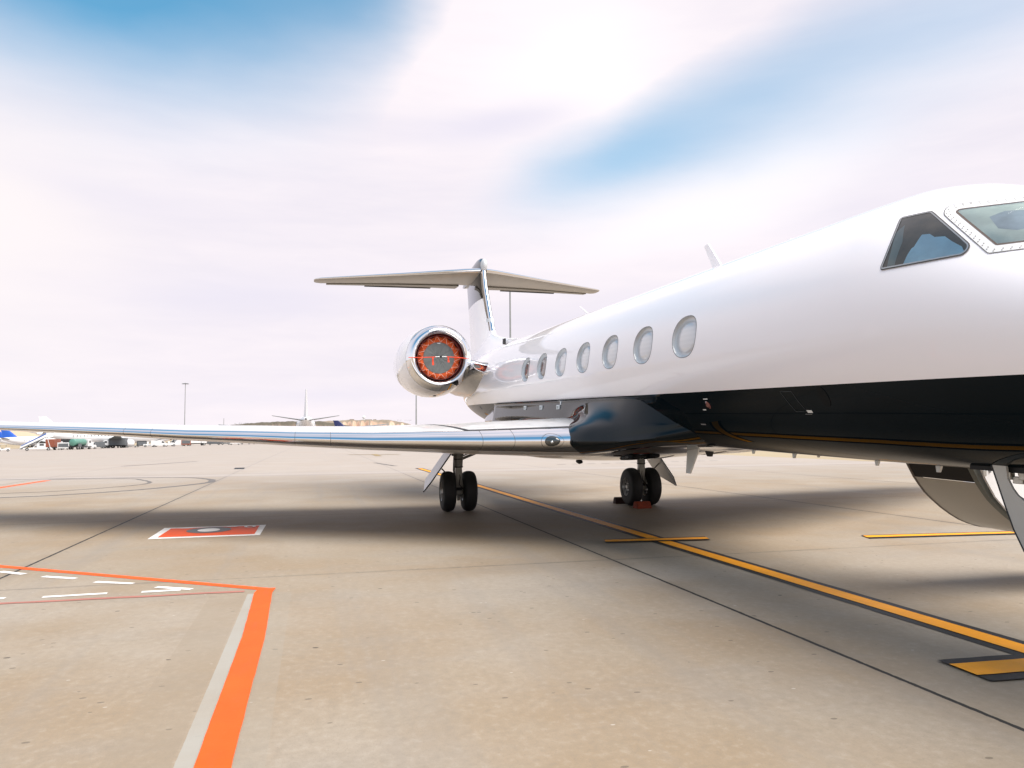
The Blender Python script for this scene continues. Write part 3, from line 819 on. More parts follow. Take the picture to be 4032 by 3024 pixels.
# ---- tailplane
def stab(sy):
    tab = [(0.10, -7.50, 6.86, 2.85, .10), (.5, -7.72, 6.87, 2.68, .10), (2.5, -9.06, 6.89, 1.92, .095), (5.15, -10.80, 6.925, 1.12, .09), (5.32, -10.98, 6.93, .92, .07), (5.38, -11.15, 6.93, .62, .05)]
    def secs(): return [((x, sy*y, z), c, t, -.004, rad(3.4-.35*y), AX, TZ) for y, x, z, c, t in tab]
    st = MB().loft(loft_surface(secs(), .035, .70)).build('tailplane', TAILM, jet, smooth=40)
    MB().loft(loft_surface(secs(), 0.0, .0345)).build('tailplane_leading_edge', CHROME, st, smooth=60)
    el_ = [((x, sy*y, z-.008), c, t, -.004, rad(3.4-.35*y+1.0), AX, TZ) for y, x, z, c, t in [interp2(tab, q) for q in (.45, 1.5, 3, 4.95)]]
    MB().loft(loft_surface(el_, .71, 1.0)).build('elevator', TAILM2, st, smooth=40)
    for i in range(9):
        hb = MB()
        y = 1.1+i*.42; yy, x, z, c, t = interp2(tab, y); hb.box((x-c*.70, sy*y, z-c*(.018+.70*math.sin(rad(3.4-.35*y)))-.012), (.07, .025, .02)); hb.build('hinge_bump', SEAL, st)
    tb = []
    for q in (1.3, 3.6):
        yy, x, z, c, t = interp2(tab, q); tb.append(((x-c*.985, sy*q, z-.012-c*.985*math.sin(rad(3.4-.35*q+1.0))), .15, .16, 0, rad(6), AX, TZ))
    MB().loft(loft_surface(tb)).build('trim_tab', DARK, st)
    return st
def interp2(tab, q): return (q, *interp(tab, q))
stab(-1); stab(1)

# ---- wing
WLE = [(1.0, 1.79), (1.8, 1.766), (2.8, 1.748), (4.4, 1.740), (5.7, 1.763), (6.3, 1.782), (7.5, 1.806), (8.5, 1.843), (9.7, 1.88), (11.0, 1.915), (13.6, 2.02)]
WTC = [(1.0, .086, rad(2.2)), (1.8, .085, rad(2.1)), (4.4, .072, rad(1.8)), (6.3, .066, rad(1.4)), (11, .056, rad(.8)), (13.6, .06, rad(.3))]
def wsec(y, sy, dx=0.0, dz=0.0, tk=1.0):
    xle = 6.07-.589*(y-1.8)+dx; xte = -1.25 if y < 4.3 else lerp(-1.25, -2.8, (y-4.3)/9.3)
    z = interp(WLE, y)[0]; t, inc = interp(WTC, y)
    return ((xle, sy*y, z+dz), xle-xte, t*tk, .010, inc, AX, TZ)
YS = [1.0, 1.4, 1.8, 2.3, 2.8, 3.6, 4.4, 5.0, 5.7, 6.3, 7.5, 8.5, 9.7, 11, 12.3, 13.6]
def wing(sy):
    secs = [wsec(y, sy) for y in YS]
    wv = MB().loft(loft_surface(secs, .050, .80, n=40)).build('wing', WINGP, jet, smooth=40)
    MB().loft(loft_surface(secs, 0.0, .0495, n=40)).build('wing_leading_edge', CHROME, wv, smooth=60)
    fl = [wsec(y, sy, dz=-.004) for y in (1.5, 3, 4.3, 6.5, 8.8)]
    MB().loft(loft_surface(fl, .805, 1.0, n=40)).build('flap', WINGP, wv, smooth=40)
    al = [wsec(y, sy, dz=-.004) for y in (8.85, 11, 13.5)]
    MB().loft(loft_surface(al, .805, 1.0, n=40)).build('aileron', WINGP, wv, smooth=40)
    # winglet
    (o, c, *_q) = wsec(13.6, sy); rr = []
    for k, (dy, dz, dx, cc) in enumerate([(0, 0, 0, c), (.12, .03, -.12, c*.93), (.26, .14, -.30, c*.84), (.36, .38, -.50, c*.74), (.60, 1.45, -1.45, .62), (.61, 1.50, -1.60, .45)]):
        ang = [0, 20, 50, 75, 78, 78][k]
        rr.append(((o[0]+dx, o[1]+sy*dy, o[2]+dz), cc, .07, 0, 0, AX, (0, -sy*math.sin(rad(ang)), math.cos(rad(ang)))))
    MB().loft(loft_surface(rr)).build('winglet', WHITE, wv, smooth=50)
    # seams round the leading edge, as thin ribbons lying on the metal
    for y in (2.36, 2.80, 5.05, 5.62, 8.1, 8.6):
        sm = MB()
        a = wsec(y-.0028, sy, .0012, 0, 1.008); b = wsec(y+.0028, sy, .0012, 0, 1.008)
        R = loft_surface([a, b], 0.0, .0495, n=40); sm.loft(R, cap=False, closed=False); sm.build('edge_seam', SEAL, wv)
    # dark seal behind the metal edge on top, from the root out
    q = MB()
    for y0, y1, f0, f1 in ((1.5, 2.95, .050, .058),):
        pts = []
        for y in [lerp(y0, y1, i/10) for i in range(11)]:
            r = []
            for f in (f0, f1):
                (o, c, t, cb, inc, _a, _b) = wsec(y, sy)
                zz = 5*t*(.2969*math.sqrt(f)-.1260*f-.3516*f*f+.2843*f**3)+cb*4*f*(1-f)
                r.append((o[0]-(f*c*math.cos(inc)+zz*c*math.sin(inc)), o[1], o[2]-f*c*math.sin(inc)+zz*c*math.cos(inc)+.004))
            pts.append(r)
        q.loft(pts, cap=False, closed=False)
    q.build('wing_seal', BLACK, wv); q = MB()
    # and the slanting seal that ends the inboard panel
    pts = []
    for i in range(9):
        f = lerp(.050, .30, i/8); y = lerp(2.95, 3.5, (i/8)**.8); r = []
        for dy in (-.05*(1-i/10), .05*(1-i/10)):
            (o, c, t, cb, inc, _a, _b) = wsec(y+dy, sy)
            zz = 5*t*(.2969*math.sqrt(f)-.1260*f-.3516*f*f+.2843*f**3)+cb*4*f*(1-f)
            r.append((o[0]-f*c*math.cos(inc)-zz*c*math.sin(inc), o[1], o[2]-f*c*math.sin(inc)+zz*c*math.cos(inc)+.004))
        pts.append(r)
    q.loft(pts, cap=False, closed=False)
    q.build('wing_seal', BLACK, wv)
    # landing light set into the root of the leading edge
    ly = 1.86; (o, c, t, cb, inc, _a, _b) = wsec(ly, sy)
    def on_edge(yy, dz):
        """point of the leading edge surface at span yy and height dz above the nose line, and how far it stands back"""
        (o2, c2, t2, cb2, i2, _1, _2) = wsec(yy, sy)
        best = None; P = loft_surface([wsec(yy, sy)], 0, .06, n=120)[0]
        zt = o2[2]+dz
        for p, q_ in zip(P, P[1:]):
            if (p[2]-zt)*(q_[2]-zt) <= 0 and p[2] != q_[2]:
                tt = (zt-p[2])/(q_[2]-p[2]); x = lerp(p[0], q_[0], tt)
                if best is None or x > best: best = x
        return (best if best is not None else o2[0]-.05, sy*yy, zt)
    def rim_ring(r, off, n=40, ry=1.0):
        out = []
        for k in range(n):
            a = 2*math.pi*k/n; p = on_edge(ly+r*math.cos(a)*1.12, r*math.sin(a)*.86-.005); out.append((p[0]+off, p[1], p[2]))
        return out
    ll = MB().loft([rim_ring(.135, .004), rim_ring(.132, .004)], cap=False).build('landing_light', SEAL, wv)
    MB().loft([rim_ring(.0905, .006), rim_ring(.084, .006)], cap=False).build('light_bezel', SEAL, ll)
    lens = [rim_ring(.084, .002), rim_ring(.07, .010), rim_ring(.045, .016), rim_ring(.02, .019)]
    mb = MB().loft(lens, cap=False); n = 40; o_ = len(mb.v); cpt = on_edge(ly, -.005); mb.v.append((cpt[0]+.019, cpt[1], cpt[2]))
    for k in range(n): mb.f.append((3*n+k, 3*n+(k+1) % n, o_)); mb.mi.append(0)
    mb.build('lens', mat('landing_lens', (.035, .04, .04), .06, coat=1.0, spec=.9), ll, smooth=60)
    MB().lathe([(.0, .022), (.014, .016), (.018, .001)], (cpt[0]+.018, cpt[1]+.01*sy, cpt[2]-.012), 'x', 16).build('lamp', mat('lamp_glass', (.75, .76, .76), .1, .6), ll, smooth=60)
    # flap-track and gear bay shadows under the wing
    return wv
wing(-1); wing(1)

# ---- belly fairing
bf = []
for x, hu, hl, hb, zb, zt in [(8.3, .55, .60, .30, 1.80, 2.30), (7.9, .85, .95, .60, 1.735, 2.36), (7.5, 1.02, 1.12, .85, 1.705, 2.39), (7.1, 1.085, 1.26, 1.08, 1.675, 2.405), (6.7, 1.10, 1.42, 1.27, 1.625, 2.41), (6.35, 1.105, 1.56, 1.42, 1.575, 2.41), (6.0, 1.105, 1.64, 1.50, 1.53, 2.41), (5.6, 1.11, 1.63, 1.52, 1.48, 2.41),
                             (5.2, 1.11, 1.50, 1.50, 1.435, 2.41), (4.7, 1.11, 1.36, 1.46, 1.385, 2.41), (4.0, 1.11, 1.29, 1.42, 1.325, 2.41), (2.6, 1.11, 1.27, 1.40, 1.26, 2.41), (.5, 1.11, 1.25, 1.36, 1.225, 2.41), (-.6, 1.10, 1.22, 1.30, 1.235, 2.41), (-1.15, 1.085, 1.18, 1.24, 1.25, 2.41),
                             (-1.5, 1.0, 1.06, 1.15, 1.27, 2.40), (-2.6, .85, .92, .98, 1.38, 2.38), (-4.0, .65, .72, .78, 1.60, 2.35), (-5.2, .4, .45, .5, 1.82, 2.3), (-6.0, .2, .22, .25, 2.0, 2.25)]:
    kf = min(1, max(0, (x-4.7)/1.1))
    zl = lerp(1.83, zb+.25, 0 if x < 7 else (x-7)/1.3)
    ctl = [(0, zt+.01), (hu*.55, zt+.01), (hu-.02, zt), (hu+.012, zt-.05), (lerp(hu+.035, hl, .16*kf), zt-.20), (lerp(hu+.06, hl, .42*kf), zt-.33), (lerp(hu+.07, hl, .45+.33*kf), lerp(zt-.36, zl+.14-.04*kf, .75-.05*kf)), (hl, zl), (max(hl, hb)*.995, lerp(zl, zb, .45)), (hb*.90, zb+(zl-zb)*.17), (hb*.62, zb+.035), (hb*.3, zb+.008), (0, zb)]
    C_ = [ctl[1]]+ctl+[ctl[-2]]; C_[0] = (-ctl[1][0], ctl[1][1]); C_[-1] = (-ctl[-2][0], ctl[-2][1]); half = []
    for i in range(1, len(C_)-2):
        for k in range(4):
            t = k/4; q0, q1, q2, q3 = (C_[i-1+j] for j in range(4))
            half.append(tuple(.5*((2*b_)+(c_-a_)*t+(2*a_-5*b_+4*c_-d_)*t*t+(3*b_-a_-3*c_+d_)*t**3) for a_, b_, c_, d_ in zip(q0, q1, q2, q3)))
    half.append(ctl[-1])
    bf.append([(x, y, z) for y, z in half]+[(x, -y, z) for y, z in half[-2:0:-1]])
# resample lengthwise with a smooth curve
def smooth_rings(R, m=4):
    out = []
    for i in range(len(R)-1):
        a, b, c, d_ = R[max(i-1, 0)], R[i], R[i+1], R[min(i+2, len(R)-1)]
        for k in range(m):
            t = k/m; r = []
            for p0, p1, p2, p3 in zip(a, b, c, d_):
                r.append(tuple(.5*((2*q1)+(q2-q0)*t+(2*q0-5*q1+4*q2-q3)*t*t+(3*q1-q0-3*q2+q3)*t**3) for q0, q1, q2, q3 in zip(p0, p1, p2, p3)))
            out.append(r)
    out.append(R[-1]); return out
bel = MB().loft(smooth_rings(bf)).build('belly_fairing', NAVY, jet, smooth=50)
MB().lathe([(-.16, .002), (-.12, .03), (0, .045), (.12, .03), (.16, .002)], (2.9, -.35, 1.245), 'x', 14).build('drain_mast', BLACK, bel, smooth=60)

# ---- small fittings on the skin
LAMPR = mat('red_beacon_glass', (.13, .012, .012), .12, coat=1)
PLAC = mat('placard_white', (.75, .76, .76), .5)
def skin_disc(name, x, ph, rx, rp, off, m, parent, n=20, dome=.0):
    mb = MB(); mb.v.append(S(x, ph, off+dome)); 
    for k in range(n):
        a = 2*math.pi*k/n; mb.v.append(S(x+rx*math.cos(a), ph+rp*math.sin(a)/1.19, off))
    for k in range(n): mb.f.append((0, 1+k, 1+(k+1) % n)); mb.mi.append(0)
    return mb.build(name, m, parent, smooth=60 if dome else None)
def skin_box(name, x, ph, dx, dp, m, parent, off=.004):
    return patch([(x-dx/2, ph-dp/2/1.19), (x+dx/2, ph-dp/2/1.19), (x+dx/2, ph+dp/2/1.19), (x-dx/2, ph+dp/2/1.19)], 0, 1, off, 2, dens=2).build(name, m, parent)
for sg in (1, -1):
    b1 = skin_disc('logo_light', 9.21, sg*2.137, .045, .05, .004, LAMPR, jet, dome=.03)
    skin_box('placard', 9.22, sg*2.072, .10, .012, PLAC, jet)
    skin_box('placard', 9.06, sg*2.19, .07, .014, PLAC, jet)
    skin_box('step_light', 10.99, sg*2.215, .075, .03, PLAC, jet)
    skin_box('placard', 8.75, sg*2.381, .12, .02, mat('placard_grey', (.22, .22, .23), .5), jet)
    skin_disc('ice_detector_lens', 6.57, sg*2.146, .05, .085, .004, mat('ice_lens', (.30, .32, .32), .15, coat=1), jet, dome=.02)
    hp = [(10.70, 2.03), (10.88, 2.03), (10.95, 2.22), (10.78, 2.22)]
    outline([(x, sg*p) for x, p in hp], .008, .003, 2).build('access_hatch', mat('hatch_edge', (.02, .028, .035), .5), jet)
    skin_disc('static_port', 11.30, sg*2.09, .065, .10, .003, mat('static_plate', (.004, .006, .008), .35, coat=.25, spec=0.0), jet)
    skin_box('placard', 10.95, sg*2.24, .10, .006, mat('placard_grey'), jet)
# service panels on the wing-root fairing
for sg in (-1, 1):
    for x, z, dw in ((4.06, 2.285, .155), (2.99, 2.285, .15), (1.83, 2.287, .145)):
        fr = MB().box((x, sg*1.025, z), (dw, .26, .078)).build('service_panel', PLAC, bel, bevel=.006)
        MB().box((x, sg*1.028, z), (dw*.55, .262, .046)).build('panel_glass', mat('panel_glass_grey', (.25, .29, .28), .3), fr)
    MB().box((4.16, sg*1.02, 2.392), (.16, .22, .018)).build('placard', PLAC, bel)
    MB().box((4.16, sg*1.022, 2.355), (.05, .22, .06)).build('placard', PLAC, bel)
    MB().box((1.55, sg*1.02, 2.39), (.10, .2, .02)).build('placard', PLAC, bel)
    MB().box((2.55, sg*1.02, 2.39), (.10, .2, .02)).build('placard', PLAC, bel)
# roof antennas
MB().prism([(7.60, 4.07), (7.29, 4.52), (7.40, 4.545), (7.86, 4.07)], -.012, .012).build('roof_antenna', WHITE, jet, bevel=.004)
MB().prism([(9.33, 4.09), (9.27, 4.185), (9.33, 4.19), (9.45, 4.09)], -.012, .012).build('roof_antenna', WHITE, jet, bevel=.004)
MB().prism([(2.55, 4.09), (1.95, 4.38), (1.98, 4.385), (2.70, 4.09)], -.01, .01).build('roof_antenna', WHITE, jet, bevel=.003)
# belly antennas
MB().prism([(7.14, 1.80), (7.04, 1.62), (6.80, 1.30), (6.68, 1.30), (6.72, 1.60), (6.78, 1.80)], -.014, .014).build('belly_blade_antenna', mat('antenna_white', (.72, .74, .74), .4), jet, bevel=.004)
MB().box((6.95, 0, 1.70), (.52, .09, .03)).build('antenna_base', SATIN, jet, bevel=.004)
for x, s_ in ((8.49, .48), (9.34, .55), (9.78, .28), (10.69, .52), (11.46, .58)):
    MB().prism([(x-.055*s_, 1.73), (x-.035*s_, 1.73-.12*s_), (x+.015*s_, 1.73-.12*s_), (x+.07*s_, 1.73)], -.012, .012).build('belly_antenna', mat('antenna_white'), jet, bevel=.002)
for x, y in ((6.4, -.14), (7.55, -.10)):
    MB().prism([(x-.09, 1.66), (x-.03, 1.59), (x+.05, 1.59), (x+.09, 1.66)], y-.02, y+.02).build('drain_mast', BLACK, jet)
# ---- engines
def engine(sy):
    C0 = Vector((-2.8, sy*2.155, 3.634))
    e = empty('engine'); e.parent = jet; e.location = C0; e.rotation_euler = (0, rad(0.5), 0)
    droop = lambda a: -.055*min(1, max(0, -a/1.2))
    cowl = [(-.30, .868), (-.45, .895), (-.7, .925), (-1.1, .958), (-1.6, .975), (-2.2, .97), (-2.9, .935), (-3.6, .87), (-4.3, .775), (-4.9, .675), (-5.25, .61)]
    MB().lathe(cowl, n=72, shift=droop).build('nacelle_cowl', WHITE, e, smooth=50)
    lip = [(-.95, .60), (-.6, .592), (-.35, .597), (-.18, .613), (-.08, .638), (-.025, .668), (0, .70), (-.012, .735), (-.05, .768), (-.11, .802), (-.20, .838), (-.2985, .8675)]
    MB().lathe(lip, n=72, shift=droop).build('inlet_lip', CHROME, e, smooth=60)
    MB().lathe([(-.94, .598), (-1.4, .60), (-1.42, .02)], n=48).build('inlet_duct', DARK, e, smooth=40)
    MB().lathe([(-5.24, .605), (-5.4, .575), (-5.42, .55), (-4.9, .52), (-4.4, .50), (-4.38, .02)], n=48, shift=droop).build('exhaust_nozzle', SATIN, e, smooth=40)
    for a, r in ((-.303, .8705), (-1.60, .9775), (-3.6, .8725)):
        MB().lathe([(a-.004, r), (a+.004, r)], n=72, shift=droop).build('cowl_seam', mat('cowl_seam_grey', (.30, .30, .30), .6), e)
    sv = MB()   # lengthwise cowl split and lower access outline
    for an in (-1.85, 1.25 if sy > 0 else -1.25):
        pass
    ov = MB(); a0 = -1.05
    vs = []
    for k in range(20):
        q = 2*math.pi*k/20; a = a0+.13*math.cos(q); th = -math.pi/2+.045*math.sin(q)
        r = .9575; vs.append((a, r*math.cos(th), r*math.sin(th)+droop(a)))
    ov.add(vs, [tuple(range(20))]); ov.build('drain_opening', DARK, e)
    return e
engine(-1); engine(1)
# pylons
for sy in (-1, 1):
    def psec(y, xle, xte, zle, zte, t):
        c = xle-xte; inc = math.atan2(zle-zte, c)
        return ((xle, sy*y, zle), math.hypot(c, zle-zte), t, 0, inc, AX, TZ)
    sec = [psec(.80, -1.6, -6.3, 3.24, 2.66, .15), psec(1.12, -2.2, -6.45, 3.32, 2.72, .15), psec(1.40, -3.0, -6.6, 3.50, 2.86, .15), psec(1.75, -3.45, -6.8, 3.58, 2.95, .15)]
    py = MB().loft(loft_surface(sec, .03, 1.0, n=30)).build('engine_pylon', mat('pylon_metal', (.55, .54, .52), .22, .85, var=.1), jet, smooth=50)
    MB().loft(loft_surface(sec, 0.0, .0295, n=30)).build('pylon_leading_edge', CHROME, py, smooth=60)
# wing-to-tail root fillet ahead of each pylon
for sy in (-1, 1):
    MB().lathe([(-.85, .002), (-.6, .035), (-.2, .055), (.2, .035), (.5, .002)], (-1.7, sy*1.125, 3.20), 'x', 14).build('pylon_fillet', WHITE, jet, smooth=60)
# tailcone exhaust of the auxiliary power unit with an orange plug
MB().lathe([(-.10, .13), (0, .17), (.12, .19)], (-10.36, 0, 3.03), 'x', 24, cap=True).build('tailcone_outlet', SATIN, jet, smooth=50)
MB().lathe([(-.05, .02), (-.04, .10), (.0, .135)], (-10.44, 0, 3.03), 'x', 24).build('outlet_plug', ORANGE, jet, smooth=50)

# ---- landing gear
def wheel(parent, y, r, wd, z, x, rimr, out):
    prof = []
    hw = wd/2
    for k in range(21):
        a = math.pi*k/20; cx = -hw*math.cos(a); ex = abs(math.sin(a))**.30
        prof.append((cx*(.94 if ex > .5 else 1.0), rimr+(r-rimr)*ex))
    t = MB().lathe(prof, (x, y, z), 'y', 56).build('tyre', TYRE, parent, smooth=60)
    rm = MB()
    s_ = out
    for sd_ in (1, -1):
        rm.lathe([(sd_*hw*.80, rimr*1.005), (sd_*hw*.93, rimr*.99), (sd_*hw*.80, rimr*.90), (sd_*hw*.55, rimr*.86), (sd_*hw*.5, rimr*.30), (sd_*hw*.75, rimr*.26), (sd_*hw*.82, rimr*.20), (sd_*hw*.82, .002)], (x, y, z), 'y', 48)
    hl = rm; hl.cur = 1
    for sd_ in (1, -1):
        for k in range(8):
            a = 2*math.pi*(k+.5)/8; c = Vector((x+rimr*.62*math.cos(a), y+sd_*(hw*.53+.012), z+rimr*.62*math.sin(a)))
            vs = []
            for j in range(12):
                b = 2*math.pi*j/12; u, v = .19*rimr*math.cos(b), .12*rimr*math.sin(b)
                vs.append((c.x+u*math.cos(a)-v*math.sin(a), c.y, c.z+u*math.sin(a)+v*math.cos(a)))
            hl.add(vs, [tuple(range(12))])
    rm.build('rim', [RIM, DARK], parent, smooth=35)
    return t
def main_gear(sy):
    g_ = empty('main_gear'); g_.parent = jet
    Y0 = sy*2.19; R = .445
    for dy in (-.235, .235):
        wheel(g_, Y0+dy, R, .30, R, -.02, .215, 1)
    MB().tube([(-.02, Y0-.20, R), (-.02, Y0+.20, R)], .045, 16).build('axle', STRUT, g_, smooth=40)
    # strut: outer cylinder, trailing fork
    MB().tube([(.02, Y0, 1.55), (.02, Y0, 1.22), (.02, Y0, .98)], [.100, .100, .092], 20).build('strut_cylinder', STRUT, g_, smooth=40)
    lg = MB().loft([[(x_, Y0+yy, z) for x_, yy in ((-.07+ox, -w_), (.07+ox, -w_), (.075+ox, -w_*.4), (.075+ox, w_*.4), (.07+ox, w_), (-.07+ox, w_))] for z, w_, ox in ((1.0, .065, .02), (.86, .075, .025), (.72, .068, .03), (.60, .10, .02), (.54, .105, .0), (.36, .10, -.01))])
    lower = lg.build('lower_leg', mat('lower_leg_paint', (.30, .29, .255), .42, .2, var=.2, vscale=9), g_, smooth=25, bevel=.012)
    MB().lathe([(-.012, .106), (.012, .106)], (.02, Y0, 1.16), 'z', 24, closed=False).build('band', BLACK, lower)
    MB().lathe([(-.012, .100), (.012, .100)], (.02, Y0, .985), 'z', 24).build('band', BLACK, lower)
    MB().box((.085, Y0, .505), (.03, .13, .06)).build('leg_recess', DARK, lower)
    MB().box((.09, Y0, .42), (.035, .15, .09)).build('torque_block', mat('lower_leg_paint'), lower, bevel=.01)
    MB().tube([(.08, Y0+.0, .93), (.10, Y0-.02*sy, .75), (.11, Y0, .60), (.13, Y0+.09, .50), (.12, Y0+.13, .42)], .011, 8).build('brake_hose', BLACK, lower, smooth=60)
    MB().tube([(.06, Y0-.05, 1.0), (.08, Y0-.06, .75), (.07, Y0-.09, .5)], .008, 8).build('brake_hose', BLACK, lower, smooth=60)
    MB().box((.02, Y0, .30), (.05, .06, .12)).build('tow_lug', mat('lower_leg_paint'), lower, bevel=.01)
    MB().tube([(.05, Y0-.16, 1.28), (.05, Y0+.10, 1.28)], .05, 16).build('side_trunnion', STRUT, g_, smooth=40)
    MB().tube([(.08, Y0-sy*.05, 1.16), (.07, Y0-sy*.50, 1.34)], [.030, .034], 12).build('side_brace', STRUT, g_, smooth=40)
    MB().tube([(.10, Y0-sy*.06, 1.225), (.09, Y0-sy*.46, 1.385)], .016, 8).build('brace_rod', SATIN, g_, smooth=40)
    MB().tube([(-.15, Y0+sy*.02, 1.5), (-.16, Y0+sy*.05, .9), (-.05, Y0, .5)], [.06, .05, .05], 12).build('rear_link', STRUT, g_, smooth=40)
    # leg door carried on the outside of the strut
    a = [(.36, 2.30, 1.47), (-.52, 2.30, 1.47), (-.52, 2.86, .68), (-.05, 2.95, .55), (.22, 3.00, .47), (.36, 2.86, .68)]
    th = .018; vs = [(x, sy*y, z) for x, y, z in a]+[(x, sy*(y-th), z-th*.6) for x, y, z in a]; n = len(a)
    dr_ = MB().add(vs, [tuple(range(n)), tuple(range(2*n-1, n-1, -1))]+[(i, (i+1) % n, n+(i+1) % n, n+i) for i in range(n)]).build('gear_door', gloss('gear_door_white', (.70, .72, .74), .35, .4, var=.04), g_)
    dr_.data.materials.append(BLACK)
    ed = MB()
    for i in range(n):
        if i in (4, 5, 0): ed.tube([vs[i], vs[(i+1) % n]], .011, 6)
    ed.build('door_edge', BLACK, dr_)
    MB().tube([(.10, sy*2.62, 1.00), (.06, sy*2.30, .66)], .016, 8).build('door_rod', STRUT, g_, smooth=40)
    return g_
main_gear(-1); main_gear(1)
def nose_gear():
    g_ = empty('nose_gear'); g_.parent = jet
    X0 = 13.72; zg = .402; R = .27
    for dy in (-.17, .17): wheel(g_, dy, R, .185, zg+R, X0, .13, 1)
    MB().tube([(X0, -.14, zg+R), (X0, .14, zg+R)], .03, 12).build('axle', STRUT, g_, smooth=40)
    MB().tube([(X0-.12, 0, 1.95), (X0-.05, 0, 1.15), (X0, 0, zg+R)], [.075, .065, .045], 16).build('strut_cylinder', SATIN, g_, smooth=40)
    MB().tube([(12.30, -.02, 1.72), (12.95, -.02, 1.46), (X0-.06, 0, 1.12)], [.035, .04, .035], 12).build('drag_brace', SATIN, g_, smooth=40)
    MB().tube([(12.24, .09, 1.78), (12.5, .09, 1.60), (12.9, .07, 1.36)], [.03, .05, .03], 12).build('retract_actuator', SATIN, g_, smooth=40)
    MB().tube([(12.195, -.05, 1.76), (12.205, -.05, 1.655), (12.24, -.05, 1.585), (12.285, -.05, 1.54), (12.36, -.05, 1.50), (12.6, -.05, 1.42)], .0135, 8).build('hydraulic_hose', BLACK, g_, smooth=60)
    br = MB(); br.box((12.26, -.09, 1.715), (.05, .05, .10)); br.box((12.33, -.08, 1.665), (.09, .03, .055)); br.box((12.40, -.11, 1.73), (.08, .02, .12))
    br.build('link_bracket', mat('bracket_metal', (.55, .55, .52), .35, .6, var=.2, vscale=20), g_, bevel=.006)
    MB().lathe([(-.03, .022), (-.01, .03), (.01, .03), (.03, .022)], (12.20, -.07, 1.74), 'z', 16, cap=True).build('hose_fitting', SATIN, g_, smooth=40)
    MB().lathe([(-.012, .055), (.012, .055), (.012, .04), (-.012, .04)], (12.42, -.06, 1.67), 'y', 24, closed=True).build('pulley_ring', mat('bracket_metal'), g_, smooth=40)
    for sy in (-1, 1):
        a = [(q_[0], .38, q_[1]) for q_ in [(12.375, 1.79), (12.48, 1.515), (12.553, 1.337), (12.635, 1.193), (12.80, .99), (13.05, .93), (13.6, .92), (13.95, 1.05), (13.95, 1.40), (13.2, 1.42), (12.85, 1.47), (12.66, 1.54), (12.59, 1.585), (12.55, 1.63), (12.51, 1.70), (12.50, 1.79)]]
        th = .02; vs = [(x, sy*y, z) for x, y, z in a]+[(x, sy*(y-th), z) for x, y, z in a]; n = len(a)
        dr_ = MB().add(vs, [tuple(range(n)), tuple(range(2*n-1, n-1, -1))]+[(i, (i+1) % n, n+(i+1) % n, n+i) for i in range(n)]).build('gear_door', gloss('gear_door_grey', (.46, .45, .42), .32, .5, var=.06), g_)
        ed = MB(); ed.tube(vs[:6], .006, 6); ed.build('door_edge', BLACK, dr_)
    return g_
nose_gear()
MB().box((13.0, 0, 1.80), (1.75, .66, .12)).build('nose_gear_bay', DARK, jet)

# ---- airstair door let down on the far side
arc = [(1.04, 1.86), (1.10, 1.72), (1.15, 1.62), (1.19, 1.55), (1.24, 1.465), (1.30, 1.385), (1.38, 1.29), (1.47, 1.21), (1.59, 1.115), (1.72, 1.03), (1.84, .965), (1.97, .915), (2.12, .875), (2.29, .85), (2.45, .836), (2.62, .83), (2.85, .835), (3.05, .85)]
x0, x1 = 9.74, 10.66
skin = gloss('airstair_skin', (.40, .375, .325), .42, .25, var=.05)
air = empty('airstair'); air.parent = jet
MB().loft([[(x, y, z) for x, (y, z) in [(xx, p) for p in arc[4:]]] for xx in [lerp(x0+.03, x1-.06, i/6) for i in range(7)]], cap=False, closed=False).build('airstair_skin', skin, air, smooth=60)
MB().loft([[(xx, y, z+.004) for (y, z) in arc[1:5]] for xx in (x0+.03, x1-.06)], cap=False, closed=False).build('hinge_gap', DARK, air, smooth=60)
MB().loft([[(xx, y-.01, z+.012) for (y, z) in arc[0:3]] for xx in (x0+.03, x1-.06)], cap=False, closed=False).build('door_sill', skin, air, smooth=60)
for xe, w_, mt in ((x0, .035, mat('door_edge_brown', (.11, .09, .08), .5)), (x1, -.065, mat('door_edge_grey', (.15, .16, .145), .5))):
    rr = []
    for (y, z) in arc: rr.append([(xe, y, z-.004), (xe+w_, y, z-.004), (xe+w_, y+.05, z+.07), (xe, y+.05, z+.07)])
    MB().loft(rr).build('door_edge', mt, air, smooth=30)
for i in range(6):
    y = 1.35+i*.26; MB().box(((x0+x1)/2, y+.06, 1.62-i*.118), (.78, .24, .03)).build('step', SATIN, air, bevel=.005)
pn = [(1.16, 1.72), (1.25, 1.52), (1.37, 1.33), (1.52, 1.18), (1.66, 1.09), (1.9, .97), (2.25, .90), (2.5, 1.0), (2.2, 1.35), (1.85, 1.70)]
MB().prism(pn, 10.69, 10.715, 'x').build('side_panel', gloss('airstair_white', (.86, .85, .86), .3), air)
MB().box((10.722, 1.30, 1.60), (.012, .022, .045)).build('latch', mat('placard_grey'), air, bevel=.003)
MB().box((10.722, 1.235, 1.575), (.01, .04, .06)).build('latch', SATIN, air, bevel=.01)
MB().box(((x0+x1)/2, 3.06, .80), (.8, .06, .70)).build('foot', BLACK, air, bevel=.01)
patch([(x0, -2.35), (x1, -2.35), (x1, -1.2), (x0, -1.2)], 0, 1, .004, 3).build('cabin_doorway', DARK, jet)

